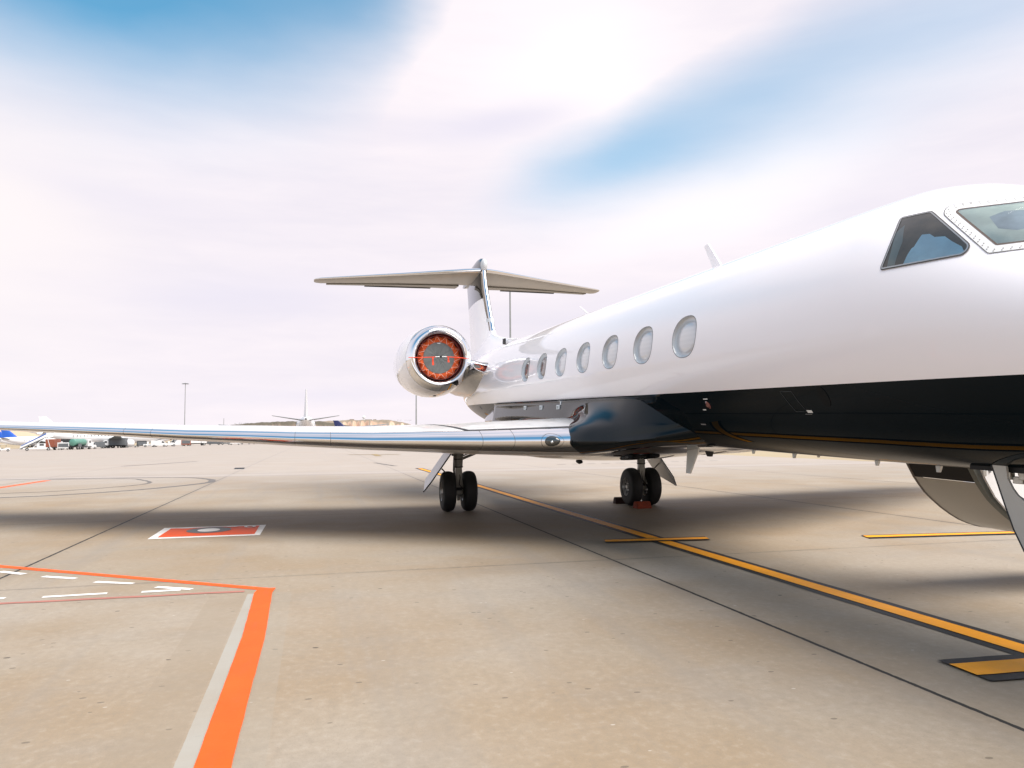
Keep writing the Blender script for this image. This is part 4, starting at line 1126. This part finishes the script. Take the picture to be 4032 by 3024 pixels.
# ------------------------------------------------------------------ covers and chocks: things of their own
M_jet = Matrix.Rotation(PITCH, 4, 'Y')
def engine_cover(sy, label):
    t = empty('engine_inlet_cover'); t.matrix_world = M_jet @ Matrix.Translation((-2.8, sy*2.155, 3.634))
    tag(t, label, 'engine cover', 'engine inlet covers on the jet')
    d0 = -.30
    # grey centre disc, slightly dished, with radial creases
    n = 72; prof = [(d0-.02, .42), (d0+.0, .41), (d0+.004, .25), (d0-.006, .12), (d0-.012, .02)]
    mb = MB()
    rr = random.Random(5); cre = [rr.uniform(-1, 1)*.007 for _ in range(n)]
    rings = []
    for a, r in prof:
        rings.append([(a+cre[k]*(1 if .05 < r < .41 else 0), r*math.cos(2*math.pi*k/n), r*math.sin(2*math.pi*k/n)) for k in range(n)])
    mb.loft(rings, cap=False); mb.f.append(tuple(range(4*n, 5*n))); mb.mi.append(0)
    mb.build('centre_disc', GREYC, t, smooth=35)
    # puffed orange skirt: points of a star reaching the duct wall
    N = 15; inn, out = [], []; mid = []
    M2 = N*8
    for k in range(M2):
        ph = (k/M2*N) % 1.0; tri = abs(2*ph-1); a = 2*math.pi*k/M2
        ro = .540+.048*tri**1.2 + .008*math.sin(a*5+1); rm_ = (ro+.41)/2
        puff = .018*math.sin(math.pi*ph*2)
        inn.append((d0-.012, .412*math.cos(a), .412*math.sin(a))); mid.append((d0+.03+puff, rm_*math.cos(a), rm_*math.sin(a))); out.append((d0-.01+puff*.5, ro*math.cos(a), ro*math.sin(a)))
    MB().loft([inn, mid, out], cap=False).build('orange_skirt', ORANGE, t, smooth=50)
    tp = MB()
    for k in range(N):
        a0 = 2*math.pi*k/N; 
        for da in (-.5, .5):
            a1 = a0+da*2*math.pi/N
            p = Vector((d0+.004, .60*math.cos(a0)*.975, .60*math.sin(a0)*.975)); q = Vector((d0+.0, .415*math.cos(a1), .415*math.sin(a1))); mm = (p+q)/2+Vector((.042, 0, 0))
            tp.tube([p, mm, q], .0042, 5)
    tp.build('seam_tape', TAPE, t, smooth=60)
    MB().lathe([(d0+.02, .585), (d0+.13, .583), (d0+.14, .570), (d0+.02, .566)], n=64, closed=True).build('retaining_ring', DRED, t, smooth=40)
    MB().lathe([(d0-.03, .43), (d0-.034, .588)], n=64).build('backing', DARK, t)
    MB().tube([(-.02, -.83, -.02), (.01, -.5, -.022), (.02, -.12, .0)], [.009, .013, .011], 8).build('strap', REDST, t, smooth=60)
    MB().tube([(.02, .14, .01), (.02, .5, -.01), (-.02, .76, -.03)], [.011, .013, .009], 8).build('strap', REDST, t, smooth=60)
    MB().tube([(.02, -.14, .0), (.03, .0, .012), (.02, .15, .01)], .011, 8).build('buckle', mat('buckle_metal', (.6, .6, .6), .3, .8), t, smooth=60)
    MB().lathe([(-.02, .0), (-.02, .03), (.02, .03), (.022, .0)], (.035, .0, .01), 'x', 16).build('knob', BLACK, t, smooth=40)
    for y, L in ((-.21, .205), (.195, .125)):
        mb = MB(); rows = []
        for i in range(6):
            z = -.01-L*i/5; wv_ = .006*math.sin(i*1.7)
            rows.append([(.03+wv_, y-.017, z), (.034+wv_, y-.017, z), (.034+wv_, y+.017+.004*i, z), (.03+wv_, y+.017+.004*i, z)])
        mb.loft(rows).build('streamer', REDST, t, smooth=30)
    tg = MB().box((d0+.006, -.0, .385), (.004, .08, .022)).build('tag_patch', PLAC, t)
    return t
engine_cover(-1, 'orange and grey quilted cover with hanging red streamers plugging the visible engine inlet')
def chock(x, y, rz, m, label):
    mb = MB(); L = .36
    sec = [(-.13, 0), (.13, 0), (.085, .10), (.045, .155), (-.045, .155), (-.085, .10)]
    mb.prism(sec, -L/2, L/2)
    o = mb.build('wheel_chock', m, bevel=.012); o.location = (x, y, 0.0); o.rotation_euler = (0, 0, rz)
    tag(o, label, 'chock', 'wheel chocks at the far main wheels')
    return o
chock(.66, 1.93, rad(4), mat('chock_orange', (.24, .035, .009), .8, var=.35, vscale=18, bump=.6, bscale=60), 'worn orange wheel chock in front of the far main wheels')
chock(-.62, 1.95, rad(-3), mat('chock_dark', (.035, .014, .010), .85, var=.35, vscale=18, bump=.6, bscale=60), 'dark reddish wheel chock behind the far main wheels')
# ------------------------------------------------------------------ far side of the airfield
def face(v):            # heading that turns local +X towards the camera's left-to-right direction at that bearing
    return 0
VW = gloss('vehicle_white', (.74, .74, .74), .35, .3, var=.06)
VG = gloss('vehicle_green', (.10, .26, .20), .4, .3, var=.1)
VGY = gloss('vehicle_grey', (.12, .13, .14), .45, .2, var=.1)
VR = gloss('vehicle_red_brown', (.30, .09, .05), .5, .2, var=.1)
VB = gloss('vehicle_blue', (.03, .10, .34), .4, .3)
VSHADE = gloss('vehicle_shade_black', (.02, .022, .025), .5, .2)  # black that stands in for shade beneath the left airliner
VT = mat('vehicle_tan', (.42, .33, .24), .5)
GLS = mat('vehicle_glass', (.02, .025, .03), .08, coat=1)
MSTM = mat('mast_steel', (.27, .28, .28), .5, .3, var=.1)
LAMPH = mat('lamp_housing', (.22, .23, .25), .5)
def place(o, u, dist, turn=0.0, z=0.0):
    """stand o at compass bearing of photo column u; turn is measured from square-on to the viewer"""
    p = az_point(u, dist); p.z = zg(p.x, p.y)+z; o.location = p
    a = _y+math.atan((u-2016)/3060.92)
    o.rotation_euler = (0, 0, math.pi/2-a+rad(turn))      # local +X runs left to right as seen
def wheels(t, xs, yw, r=.35, wd=.25):
    for x in xs:
        for s_ in (-1, 1):
            w_ = MB().lathe([(-wd/2, r*.5), (-wd/2, r*.92), (-wd/4, r), (wd/4, r), (wd/2, r*.92), (wd/2, r*.5)], (x, s_*yw, r), 'y', 18).build('wheel', TYRE, t, smooth=40)
            MB().lathe([(-wd/2-.005, .01), (-wd/2-.005, r*.55)], (x, s_*yw, r), 'y', 14).build('rim', RIM, w_)
def tractor(col=VW):
    t = empty('baggage_tractor')
    MB().prism([(-1.5, .35), (1.5, .35), (1.5, .95), (.45, 1.0), (.35, .75), (-.6, .75), (-.7, 1.05), (-1.5, 1.05)], -.7, .7).build('body', col, t, bevel=.04)
    MB().box((-.1, 0, 1.95), (1.5, 1.3, .07)).build('roof', col, t, bevel=.02)
    for x, y in ((-.75, -.6), (-.75, .6), (.55, -.6), (.55, .6)): MB().box((x, y, 1.45), (.07, .07, .95)).build('roof_post', VGY, t)
    MB().box((.58, 0, 1.45), (.03, 1.1, .7)).build('windscreen', GLS, t)
    MB().box((-.25, 0, .85), (.45, .9, .15)).build('seat', BLACK, t, bevel=.03)
    wheels(t, (-1.0, 1.0), .62, .33); return t
def cart(col=VW, load=True):
    t = empty('baggage_cart')
    MB().box((0, 0, .50), (3.0, 1.5, .16)).build('deck', col, t, bevel=.02)
    if load:
        MB().box((0, 0, 1.30), (2.8, 1.42, 1.40)).build('canopy', col, t, bevel=.05)
        MB().box((0, -.72, 1.25), (2.4, .02, 1.0)).build('curtain', VGY, t)
    else:
        for x in (-1.4, 1.4): MB().box((x, 0, .85), (.06, 1.4, .6)).build('end_rail', VGY, t)
    MB().tube([(1.5, 0, .42), (2.3, 0, .38)], .035, 8).build('tow_bar', VGY, t)
    wheels(t, (-1.05, 1.05), .6, .24, .16); return t
def van(col=VW, L=4.8, H=2.0):
    t = empty('service_van')
    MB().prism([(-L/2, .35), (L/2, .35), (L/2, .95), (L/2-.45, 1.15), (L/2-1.15, H), (-L/2+.05, H)], -.92, .92).build('body', col, t, bevel=.07)
    MB().prism([(L/2-1.55, 1.2), (L/2-.65, 1.2), (L/2-1.2, H-.15), (L/2-1.55, H-.15)], -.935, .935).build('side_window', GLS, t)
    MB().prism([(L/2-.50, 1.2), (L/2-.46, 1.2), (L/2-1.10, H-.12), (L/2-1.14, H-.12)], -.75, .75).build('windscreen', GLS, t)
    MB().box((L/2+.0, 0, .48), (.14, 1.8, .22)).build('bumper', BLACK, t, bevel=.02)
    for s_ in (-1, 1): MB().box((L/2+.01, s_*.68, .80), (.06, .28, .16)).build('headlight', mat('headlamp', (.7, .7, .7), .1), t, bevel=.01)
    wheels(t, (-L/2+.95, L/2-.9), .82, .34); return t
def tanker():
    t = empty('fuel_truck')
    MB().box((0, 0, .75), (8.0, 2.2, .25)).build('chassis', BLACK, t)
    MB().lathe([(-2.9, .02), (-2.9, .8), (-2.75, .98), (2.6, .98), (2.75, .8), (2.75, .02)], (-1.0, 0, 1.95), 'x', 28).build('tank', VG, t, smooth=40)
    MB().prism([(2.15, .8), (4.0, .8), (4.05, 1.6), (3.75, 2.7), (2.15, 2.75)], -1.15, 1.15).build('cab', VW, t, bevel=.08)
    MB().prism([(3.98, 1.65), (4.06, 1.65), (3.80, 2.55), (3.72, 2.55)], -1.0, 1.0).build('windscreen', GLS, t)
    MB().box((3.0, 0, 2.05), (.9, 2.33, .65)).build('side_window', GLS, t)
    MB().box((-2.2, -1.12, 1.2), (1.6, .1, .8)).build('pump_cabinet', VGY, t)
    wheels(t, (-3.1, -2.0, 3.1), 1.0, .5, .3); return t
def stairs():
    t = empty('mobile_stairs')
    sl = 3.2/5.6
    MB().prism([(-4.0, .55), (-3.6, .35), (2.0, 3.45), (3.6, 3.45), (3.6, 3.75), (1.9, 3.75)], -.8, .8).build('stair_flight', VGY, t)
    for s_ in (-1, 1):
        MB().prism([(-4.0, .6), (-3.7, 1.45), (1.9, 4.75), (3.6, 4.75), (3.6, 3.6), (1.9, 3.6)], s_*.84, s_*.90).build('side_screen', VW, t)
        MB().prism([(-3.7, 1.15), (-3.6, 1.45), (1.9, 4.70), (2.0, 4.35)], s_*.905, s_*.915).build('side_stripe', VB, t)
    MB().prism([(-3.2, .45), (3.4, .45), (3.4, .75), (1.9, .85), (1.9, 1.9), (.0, 1.9), (-.1, .85), (-3.2, .75)], -1.0, 1.0).build('truck_body', VW, t, bevel=.04)
    MB().box((1.0, 0, 1.55), (1.0, 2.03, .5)).build('cab_window', GLS, t)
    for s_ in (-1, 1):
        MB().tube([(-1.0, s_*.7, .8), (1.3, s_*.7, 3.2)], .07, 8).build('lift_strut', VW, t)
        MB().tube([(3.0, s_*.7, .7), (2.2, s_*.7, 3.5)], .07, 8).build('lift_strut', VW, t)
    wheels(t, (-2.3, 2.6), .9, .42, .28); return t
def beltloader():
    t = empty('belt_loader')
    MB().box((0, 0, .65), (3.4, 1.8, .5)).build('body', VW, t, bevel=.06)
    mb = MB(); Mx = Matrix.Rotation(rad(-17), 4, 'Y'); mb.box((.3, .3, 1.55), (7.0, .8, .22), Mx); mb.build('belt', VGY, t, bevel=.02)
    MB().box((-.4, -.55, 1.25), (.6, .6, .8)).build('cab', VW, t, bevel=.05)
    MB().box((-.1, -.55, 1.4), (.03, .5, .4)).build('windscreen', GLS, t)
    MB().tube([(1.0, .3, .8), (1.7, .3, 1.9)], .06, 8).build('lift_strut', VGY, t)
    wheels(t, (-1.1, 1.1), .8, .36); return t
def boxtruck(col=VW):
    t = empty('box_truck')
    MB().box((-1.0, 0, 1.95), (4.6, 2.3, 2.2)).build('box', col, t, bevel=.05)
    MB().box((0, 0, .72), (6.6, 2.0, .25)).build('chassis', BLACK, t)
    MB().prism([(1.5, .8), (3.2, .8), (3.25, 1.5), (2.95, 2.35), (1.5, 2.4)], -1.05, 1.05).build('cab', VW, t, bevel=.08)
    MB().prism([(3.2, 1.52), (3.26, 1.52), (3.0, 2.25), (2.94, 2.25)], -.9, .9).build('windscreen', GLS, t)
    MB().box((2.3, 0, 1.85), (.8, 2.13, .5)).build('side_window', GLS, t)
    wheels(t, (-2.2, 2.4), .95, .45, .3); return t

def airliner(name, L=34, label='', scale=1.0, span=34, fin_top=11.8, tail_col=None, wl=2.1, rise=1.0, logo=None):
    """airliner with its nose towards +X; wl is the height of the belly"""
    t = empty(name); R = 1.95; zc = wl+R
    rings = []
    for x, r, dz in [(0, .15, -.5), (.4, .7, -.42), (1.4, 1.3, -.25), (3.0, 1.75, -.08), (5.0, R, 0), (L*.62, R, 0), (L*.75, R*.88, .22), (L*.86, R*.6, .62), (L*.95, R*.32, .95), (L, .22, 1.15)]:
        rings.append([(L*.5-x, r*math.sin(2*math.pi*k/32), zc+dz+r*math.cos(2*math.pi*k/32)) for k in range(32)])
    f = MB().loft(rings).build('fuselage', AIRW, t, smooth=50)
    MB().lathe([(-.05, .02), (-.05, .16), (.1, .18)], (-L*.5, 0, zc+1.15), 'x', 16).build('tail_exhaust', DARK, t)
    for s_ in (-1, 1):
        wn = MB()
        for i in range(int((L-15)/1.0)):
            wn.box((L*.5-6.5-i, s_*(R*.985), zc+.45), (.24, .06, .34))
        tag(wn.build('cabin_windows', GLS, f), kind='stuff')
        MB().prism([(L*.5-1.9, zc+.35), (L*.5-2.9, zc+.40), (L*.5-2.9, zc+.85), (L*.5-2.35, zc+.85)], s_*.9, s_*1.62).build('cockpit_window', GLS, f)
        wg = [((1.5+3.2-.52*(y-1.5), s_*y, zc-R*.62+.10*(y-1.5)), lerp(6.2, 1.5, (y-1.5)/(span/2-1.5)), .11, .01, rad(1.5), AX, TZ) for y in (1.0, 1.5, 5.5, 10, span/2)]
        MB().loft(loft_surface(wg, n=10)).build('wing', AIRG, t, smooth=40)
        ex = 3.6
        e = MB().lathe([(1.7, .75), (1.85, .95), (1.6, 1.08), (.3, 1.1), (-1.2, .9), (-2.0, .6), (-2.4, .3)], (ex, s_*5.7, zc-R*.62-.75), 'x', 24).build('engine', AIRW, t, smooth=40)
        MB().lathe([(1.55, .02), (1.5, .76)], (ex, s_*5.7, zc-R*.62-.75), 'x', 24).build('fan_face', DARK, e)
        MB().prism([(ex+1.4, zc-R*.62+.2), (ex-2.2, zc-R*.62+.3), (ex-2.0, zc-R*.62-.25), (ex+.8, zc-R*.62+-.1)], s_*5.6, s_*5.8).build('pylon', AIRG, t)
        hs = [((-L*.5+4.6-.62*(y-.4), s_*y, zc+.95+.105*rise*(y-.4)), lerp(3.4, 1.3, (y-.4)/5.8), .09, 0, 0, AX, TZ) for y in (.4, 3, 6.2)]
        MB().loft(loft_surface(hs, n=8)).build('tailplane', AIRG, t, smooth=40)
    fs = []
    for z in (zc+1.4, zc+4, fin_top):
        q = (z-zc-1.4)/(fin_top-zc-1.4); fs.append(((-L*.5+lerp(7.6, 2.5, q), 0, z), lerp(6.0, 2.1, q), .15, 0, 0, AX, TY))
    fn = MB().loft(loft_surface(fs, n=8)).build('fin', tail_col or AIRW, t, smooth=40)
    if logo:
        for s_ in (-1, 1): MB().box((-L*.5+2.4, s_*.13, fin_top-1.3), (.7, .05, 1.0)).build('fin_emblem', logo, fn)
    for x, y in ((L*.5-5, 0), (.2, -3.6), (.2, 3.6)):
        g_ = empty('landing_gear'); g_.parent = t
        MB().tube([(x, y, zc-R*.6), (x, y, .55)], .13, 10).build('strut', STRUT, g_)
        for dy in (-.3, .3): MB().lathe([(-.17, .3), (-.17, .5), (0, .57), (.17, .5), (.17, .3)], (x, y+dy, .57), 'y', 20).build('tyre', TYRE, g_, smooth=40)
    return t
AIRW = gloss('airliner_white', (.78, .78, .79), .35, .3)
AIRG = gloss('airliner_grey', (.15, .17, .17), .4, .2)
NVY = gloss('airliner_navy', (.012, .02, .10), .4, .3)
def yaw_for(u): return _y+math.atan((u-2016)/3060.92)
# tail-on airliner beyond the wing: its nose points away from us
a1 = airliner('airliner', 36, wl=1.55, fin_top=10.4, rise=1.4, logo=None); a1.scale = (1.65,)*3
tag(a1, 'white airliner seen tail-on beyond the jet wing, tall thin fin and upswept tailplane', 'airplane')
place(a1, 1204, 282, 0); a1.rotation_euler = (0, 0, math.pi-yaw_for(1204))
# airliner at far left, tail nearest, heading away to the right
a2 = airliner('airliner', 40, wl=1.5, fin_top=9.6, logo=AIRG)
tag(a2, 'white airliner at far left with mobile stairs by its tail and baggage vehicles under it', 'airplane')
place(a2, 425, 275, 22, 0)
# two more further off, with blue fins
for u, d_, lab in ((150, 450, 'far airliner with a bright blue fin, nearest the left edge of the frame'), (192, 415, 'far airliner with a blue fin beside the tan hillside, second from the left edge')):
    b = airliner('airliner', 32, wl=1.5, fin_top=9.4, tail_col=gloss('airliner_blue', (.01, .10, .50), .4, .3))
    tag(b, lab, 'airplane'); place(b, u-30, d_, 8)
# one far navy fin
b = airliner('airliner', 32, wl=1.2, fin_top=8.8, tail_col=NVY)
tag(b, 'far airliner whose dark navy fin shows above the wing, right of the tail-on airliner', 'airplane'); place(b, 1462, 330, 6)

ITEMS = [
 (stairs, (), 150, 243, 0, 'white mobile stairs with a blue stripe by the left airliner', 'stairs truck'),
 (tanker, (), 318, 245, 62, 'green tank truck with a white cab under the left airliner', 'truck'),
 (boxtruck, (VR,), 218, 252, 70, 'red-brown box truck between the mobile stairs and the green tank truck', 'truck'),
 (tractor, (), 18, 250, 0, 'white baggage tractor at the left edge of the frame', 'tractor'),
 (cart, (VW, True), 252, 248, 0, 'white covered baggage cart just left of the green tank truck', 'cart'),
 (van, (), 352, 252, 60, 'white service van right beside the green tank truck, under the airliner', 'van'),
 (cart, (VGY, True), 395, 262, 0, 'grey covered baggage cart in the middle of the row under the airliner', 'cart'),
 (boxtruck, (VGY,), 455, 268, 160, 'grey box truck near the nose of the left airliner', 'truck'),
 (cart, (VGY, False), 520, 262, 0, 'grey open baggage cart near the nose of the left airliner', 'cart'),
 (tractor, (VGY,), 418, 270, 0, 'grey tractor under the middle of the left airliner', 'tractor'),
 (cart, (VSHADE, True), 482, 270, 0, 'added black covered cart filling in shade, right of the grey box truck', 'cart'),  # added cart, its black stands for shade under the airliner
 (cart, (VSHADE, True), 560, 272, 0, 'added black covered cart filling in shade under the forward cabin of the left airliner', 'cart'),  # another added black cart to darken the shaded space below the cabin
 (beltloader, (), 590, 264, 0, 'white belt loader under the forward cabin of the left airliner', 'loader'),
 (boxtruck, (VSHADE,), 285, 262, 0, 'added black box truck filling in shade behind the covered cart beside the green tank truck', 'truck'),  # truck added in black to fill the dark shade in the row
 (van, (VW, 4.6, 1.9), 628, 262, 0, 'white van standing at the nose of the left airliner', 'van'),
 (beltloader, (), 672, 268, 0, 'white belt loader with its raised belt, just left of the light mast', 'loader'),
 (van, (VW, 5.4, 2.6), 704, 276, 180, 'tall white van close to the foot of the light mast', 'van'),
 (cart, (VR, True), 734, 268, 0, 'red-brown covered cart right of the light mast', 'cart'),
 (boxtruck, (VW,), 772, 276, 20, 'white box truck between the red-brown cart and the grey van', 'truck'),
 (van, (VGY, 4.6, 1.9), 845, 280, 0, 'dark grey van in the row right of the white box truck', 'van'),
 (tractor, (VGY,), 890, 276, 0, 'grey baggage tractor towards the right end of the vehicle row', 'tractor'),
 (cart, (VW, False), 926, 250, 0, 'white open cart, first of the three at the right end of the row', 'cart'),
 (cart, (VW, True), 968, 262, 0, 'white covered cart, second of the three at the right end of the row', 'cart'),
 (cart, (VGY, False), 1015, 258, 0, 'grey open cart, last one at the right end of the row', 'cart'),
]
for fn_, args, u, d_, turn, lab, cat in ITEMS:
    o = fn_(*args); place(o, u, d_, turn); tag(o, lab, cat, 'service vehicles across the apron')

# floodlight masts
def mast(H=38, r0=.30, r1=.16):
    t = empty('floodlight_mast')
    MB().lathe([(0, r0), (H*.33, lerp(r0, r1, .33)), (H*.335, lerp(r0, r1, .33)*.93), (H, r1)], (0, 0, 0), 'z', 14).build('pole', MSTM, t, smooth=40)
    MB().lathe([(0, r0*1.9), (.3, r0*1.9), (.35, r0*1.1), (.9, r0)], (0, 0, 0), 'z', 14).build('base', MSTM, t, smooth=30)
    MB().lathe([(H-.5, .25), (H-.4, 1.35), (H-.25, 1.4), (H-.1, .25)], (0, 0, 0), 'z', 20).build('head_ring', LAMPH, t)
    for k in range(10):
        a = 2*math.pi*k/10; mb = MB()
        mb.box((1.7*math.cos(a), 1.7*math.sin(a), H-.55), (.75, .55, .32), Matrix.Rotation(a, 4, 'Z') @ Matrix.Rotation(rad(25), 4, 'Y'))
        mb.build('floodlight', LAMPH, t)
    return t
m0 = mast(); ms = [(727, 527, 0), (1638, 305, 1), (2011, 178, 2)]
labs = ['floodlight mast with a ring of lamps, standing left of the jet tail above the wing', 'grey mast rising from behind the wing to the bottom of the engine', 'grey mast behind the jet, between tail fin and cabin roof']
for i, (u, d_, k) in enumerate(ms):
    o = m0 if i == 0 else copy_tree(m0); p = az_point(u, d_); p.z = zg(p.x, p.y); o.location = p; tag(o, labs[k], 'light mast', 'floodlight masts round the apron')
pl_ = MB().lathe([(0, .25), (16.5, .18)], (0, 0, 0), 'z', 10, cap=True).build('pole', MSTM); pl_.location = az_point(881, 640)
tag(pl_, 'short distant grey pole between the floodlight mast and the tail-on airliner', 'pole')

# ------------------------------------------------------------------ hills
def hill_material(name, top, lo1, lo2, sc):
    M = bpy.data.materials.new(name); M.use_nodes = True
    T = NT(M.node_tree); b = T.n['Principled BSDF']
    g = T.node('ShaderNodeNewGeometry'); X, Y, Z = T.sep(g.outputs['Position']); nz = T.sep(g.outputs['Normal'])[2]
    n = T.noise(g.outputs['Position'], sc, 6, .6)
    c = T.mix(T.ramp(n, [(.35, 0.0), (.65, 1.0)]), lo1, lo2)
    c = T.mix(T.ramp(T.math('ADD', nz, T.math('MULTIPLY', T.math('SUBTRACT', n, .5), .3)), [(.80, 0.0), (.90, 1.0)]), c, top)
    T.put(b.inputs['Base Color'], c); b.inputs['Roughness'].default_value = .95
    return M
def hill(name, u0, u1, dist, prof, depth, m, gully=0.0, seed=1, nx=220):
    """ridge between two bearings; prof = (fraction, height) along it"""
    rr = random.Random(seed); ph = [rr.uniform(0, 6.28) for _ in range(6)]
    ny = 16; vs = []
    for i in range(nx+1):
        f = i/nx; u = lerp(u0, u1, f); h = interp(prof, f)[0]
        for j in range(ny+1):
            s_ = j/ny; dd = dist+depth*s_
            k = min(1, s_/.45); k = k*k*(3-2*k)
            gl = gully*(1-k)*k*4*(.5+.5*math.sin(f*95+ph[0]+2*math.sin(f*23+ph[1])))*h*.35
            z = h*k-gl + h*.006*math.sin(f*170+ph[2])*k + h*.012*math.sin(f*61+s_*9+ph[3])*k
            dd += gully*40*math.sin(f*95+ph[0]+2*math.sin(f*23+ph[1]))*(1-k)
            if s_ > .9: z *= .6
            p = az_point(u, dd); vs.append((p.x, p.y, z-2*(1-k)))
    fs = [(i*(ny+1)+j, i*(ny+1)+j+1, (i+1)*(ny+1)+j+1, (i+1)*(ny+1)+j) for i in range(nx) for j in range(ny)]
    return structure(MB().add(vs, fs).build(name, m, smooth=60))
MESA = hill_material('mesa_soil', (.24, .19, .14), (.42, .27, .19), (.66, .47, .35), .012)
BROWN = hill_material('scrub_hill', (.10, .085, .06), (.17, .125, .095), (.27, .20, .155), .010)
TAN = hill_material('tan_slope', (.50, .38, .26), (.52, .38, .26), (.62, .48, .35), .008)
hill('hills', 930, 1640, 2300, [(0, 37), (.12, 41), (.3, 46), (.5, 51), (.62, 54), (.8, 54.5), (.86, 53), (.92, 46), (.97, 39), (1, 28)], 500, MESA, 1.0, 3, 420)
hill('hills', 880, 1430, 2100, [(0, 33), (.1, 37), (.25, 42), (.45, 45), (.7, 45), (.9, 32), (1, 3)], 300, BROWN, .2, 5)
hill('hills', -900, 700, 2600, [(0, 34), (.3, 36), (.55, 38), (.62, 34), (.75, 30), (1, 24)], 900, TAN, .25, 9)
hill('hills', 1500, 5200, 3600, [(0, 28), (.1, 36), (.2, 30), (.5, 38), (1, 50)], 900, TAN, .2, 11)
hill('hills', -3200, -900, 3400, [(0, 40), (.5, 60), (1, 34)], 900, BROWN, .2, 12)
# scrub trees and small buildings along the ridge top
rd = empty('radar_dome'); q = az_point(1432, 2560, 51); rd.location = q
MB().lathe([(0, 3.0), (9, 2.6), (9.2, 4.0), (9.8, 4.0)], (0, 0, 0), 'z', 16).build('tower', VW, rd, smooth=30)
MB().lathe([(9.8+5*math.sin(a), 5*math.cos(a)) for a in [rad(x) for x in (-30, -10, 10, 30, 50, 70, 89.9)]], (0, 0, 2.5), 'z', 20).build('dome', VW, rd, smooth=60)
tag(rd, 'white radar dome on the skyline above the tan mesa', 'radar dome')
rnd = random.Random(21)
SCRUB = mat('scrub_leaves', (.045, .055, .035), .9, var=.4, vscale=.8)
blds = [(1385, 2520, 14, 8, 5), (1450, 2560, 22, 8, 5), (1475, 2600, 10, 8, 6), (1520, 2580, 18, 8, 4)]
for k, (u, d_, w_, dp, h) in enumerate(blds):
    b = empty('hilltop_building'); b.location = az_point(u, d_, 50); b.rotation_euler = (0, 0, math.pi/2-yaw_for(u))
    MB().box((0, 0, h/2+1), (w_, dp, h)).build('wall', VT, b); MB().box((0, 0, h+1.15), (w_+.8, dp+.8, .3)).build('roof', VGY, b)
    tag(b, ['low tan building left of the radar dome on the skyline', 'long low building just right of the radar dome on the skyline', 'small square building second to the right of the radar dome', 'flat building furthest right on the mesa skyline'][k], 'building', 'small buildings on the skyline')
def clump(name, u0, u1, dist, z, n, sz, label):
    mb = MB()
    for i in range(n):
        u = rnd.uniform(u0, u1); c = az_point(u, dist+rnd.uniform(-60, 60), z+rnd.uniform(-1, 1)); s_ = sz*rnd.uniform(.5, 1.2)
        for k in range(14):
            p = c+Vector((rnd.gauss(0, s_*.6), rnd.gauss(0, s_*.6), abs(rnd.gauss(0, s_*.35)))); r = s_*rnd.uniform(.18, .4)
            a = Vector((rnd.uniform(-1, 1), rnd.uniform(-1, 1), rnd.uniform(-1, 1))).normalized(); b_ = a.orthogonal().normalized(); c_ = a.cross(b_)
            mb.add([p+a*r, p+b_*r, p-a*r, p-b_*r, p+c_*r, p-c_*r], [(0, 1, 4), (1, 2, 4), (2, 3, 4), (3, 0, 4), (1, 0, 5), (2, 1, 5), (3, 2, 5), (0, 3, 5)])
    o = mb.build(name, SCRUB); o['kind'] = 'stuff'; tag(o, label, 'scrub'); return o
clump('ridge_scrub', 925, 1120, 2250, 39, 55, 1.1, 'dark scrub along the low brown ridge behind the tail-on airliner')
clump('ridge_scrub', 1310, 1620, 2560, 52.2, 70, 1.0, 'thin dark scrub along the top edge of the tan mesa')
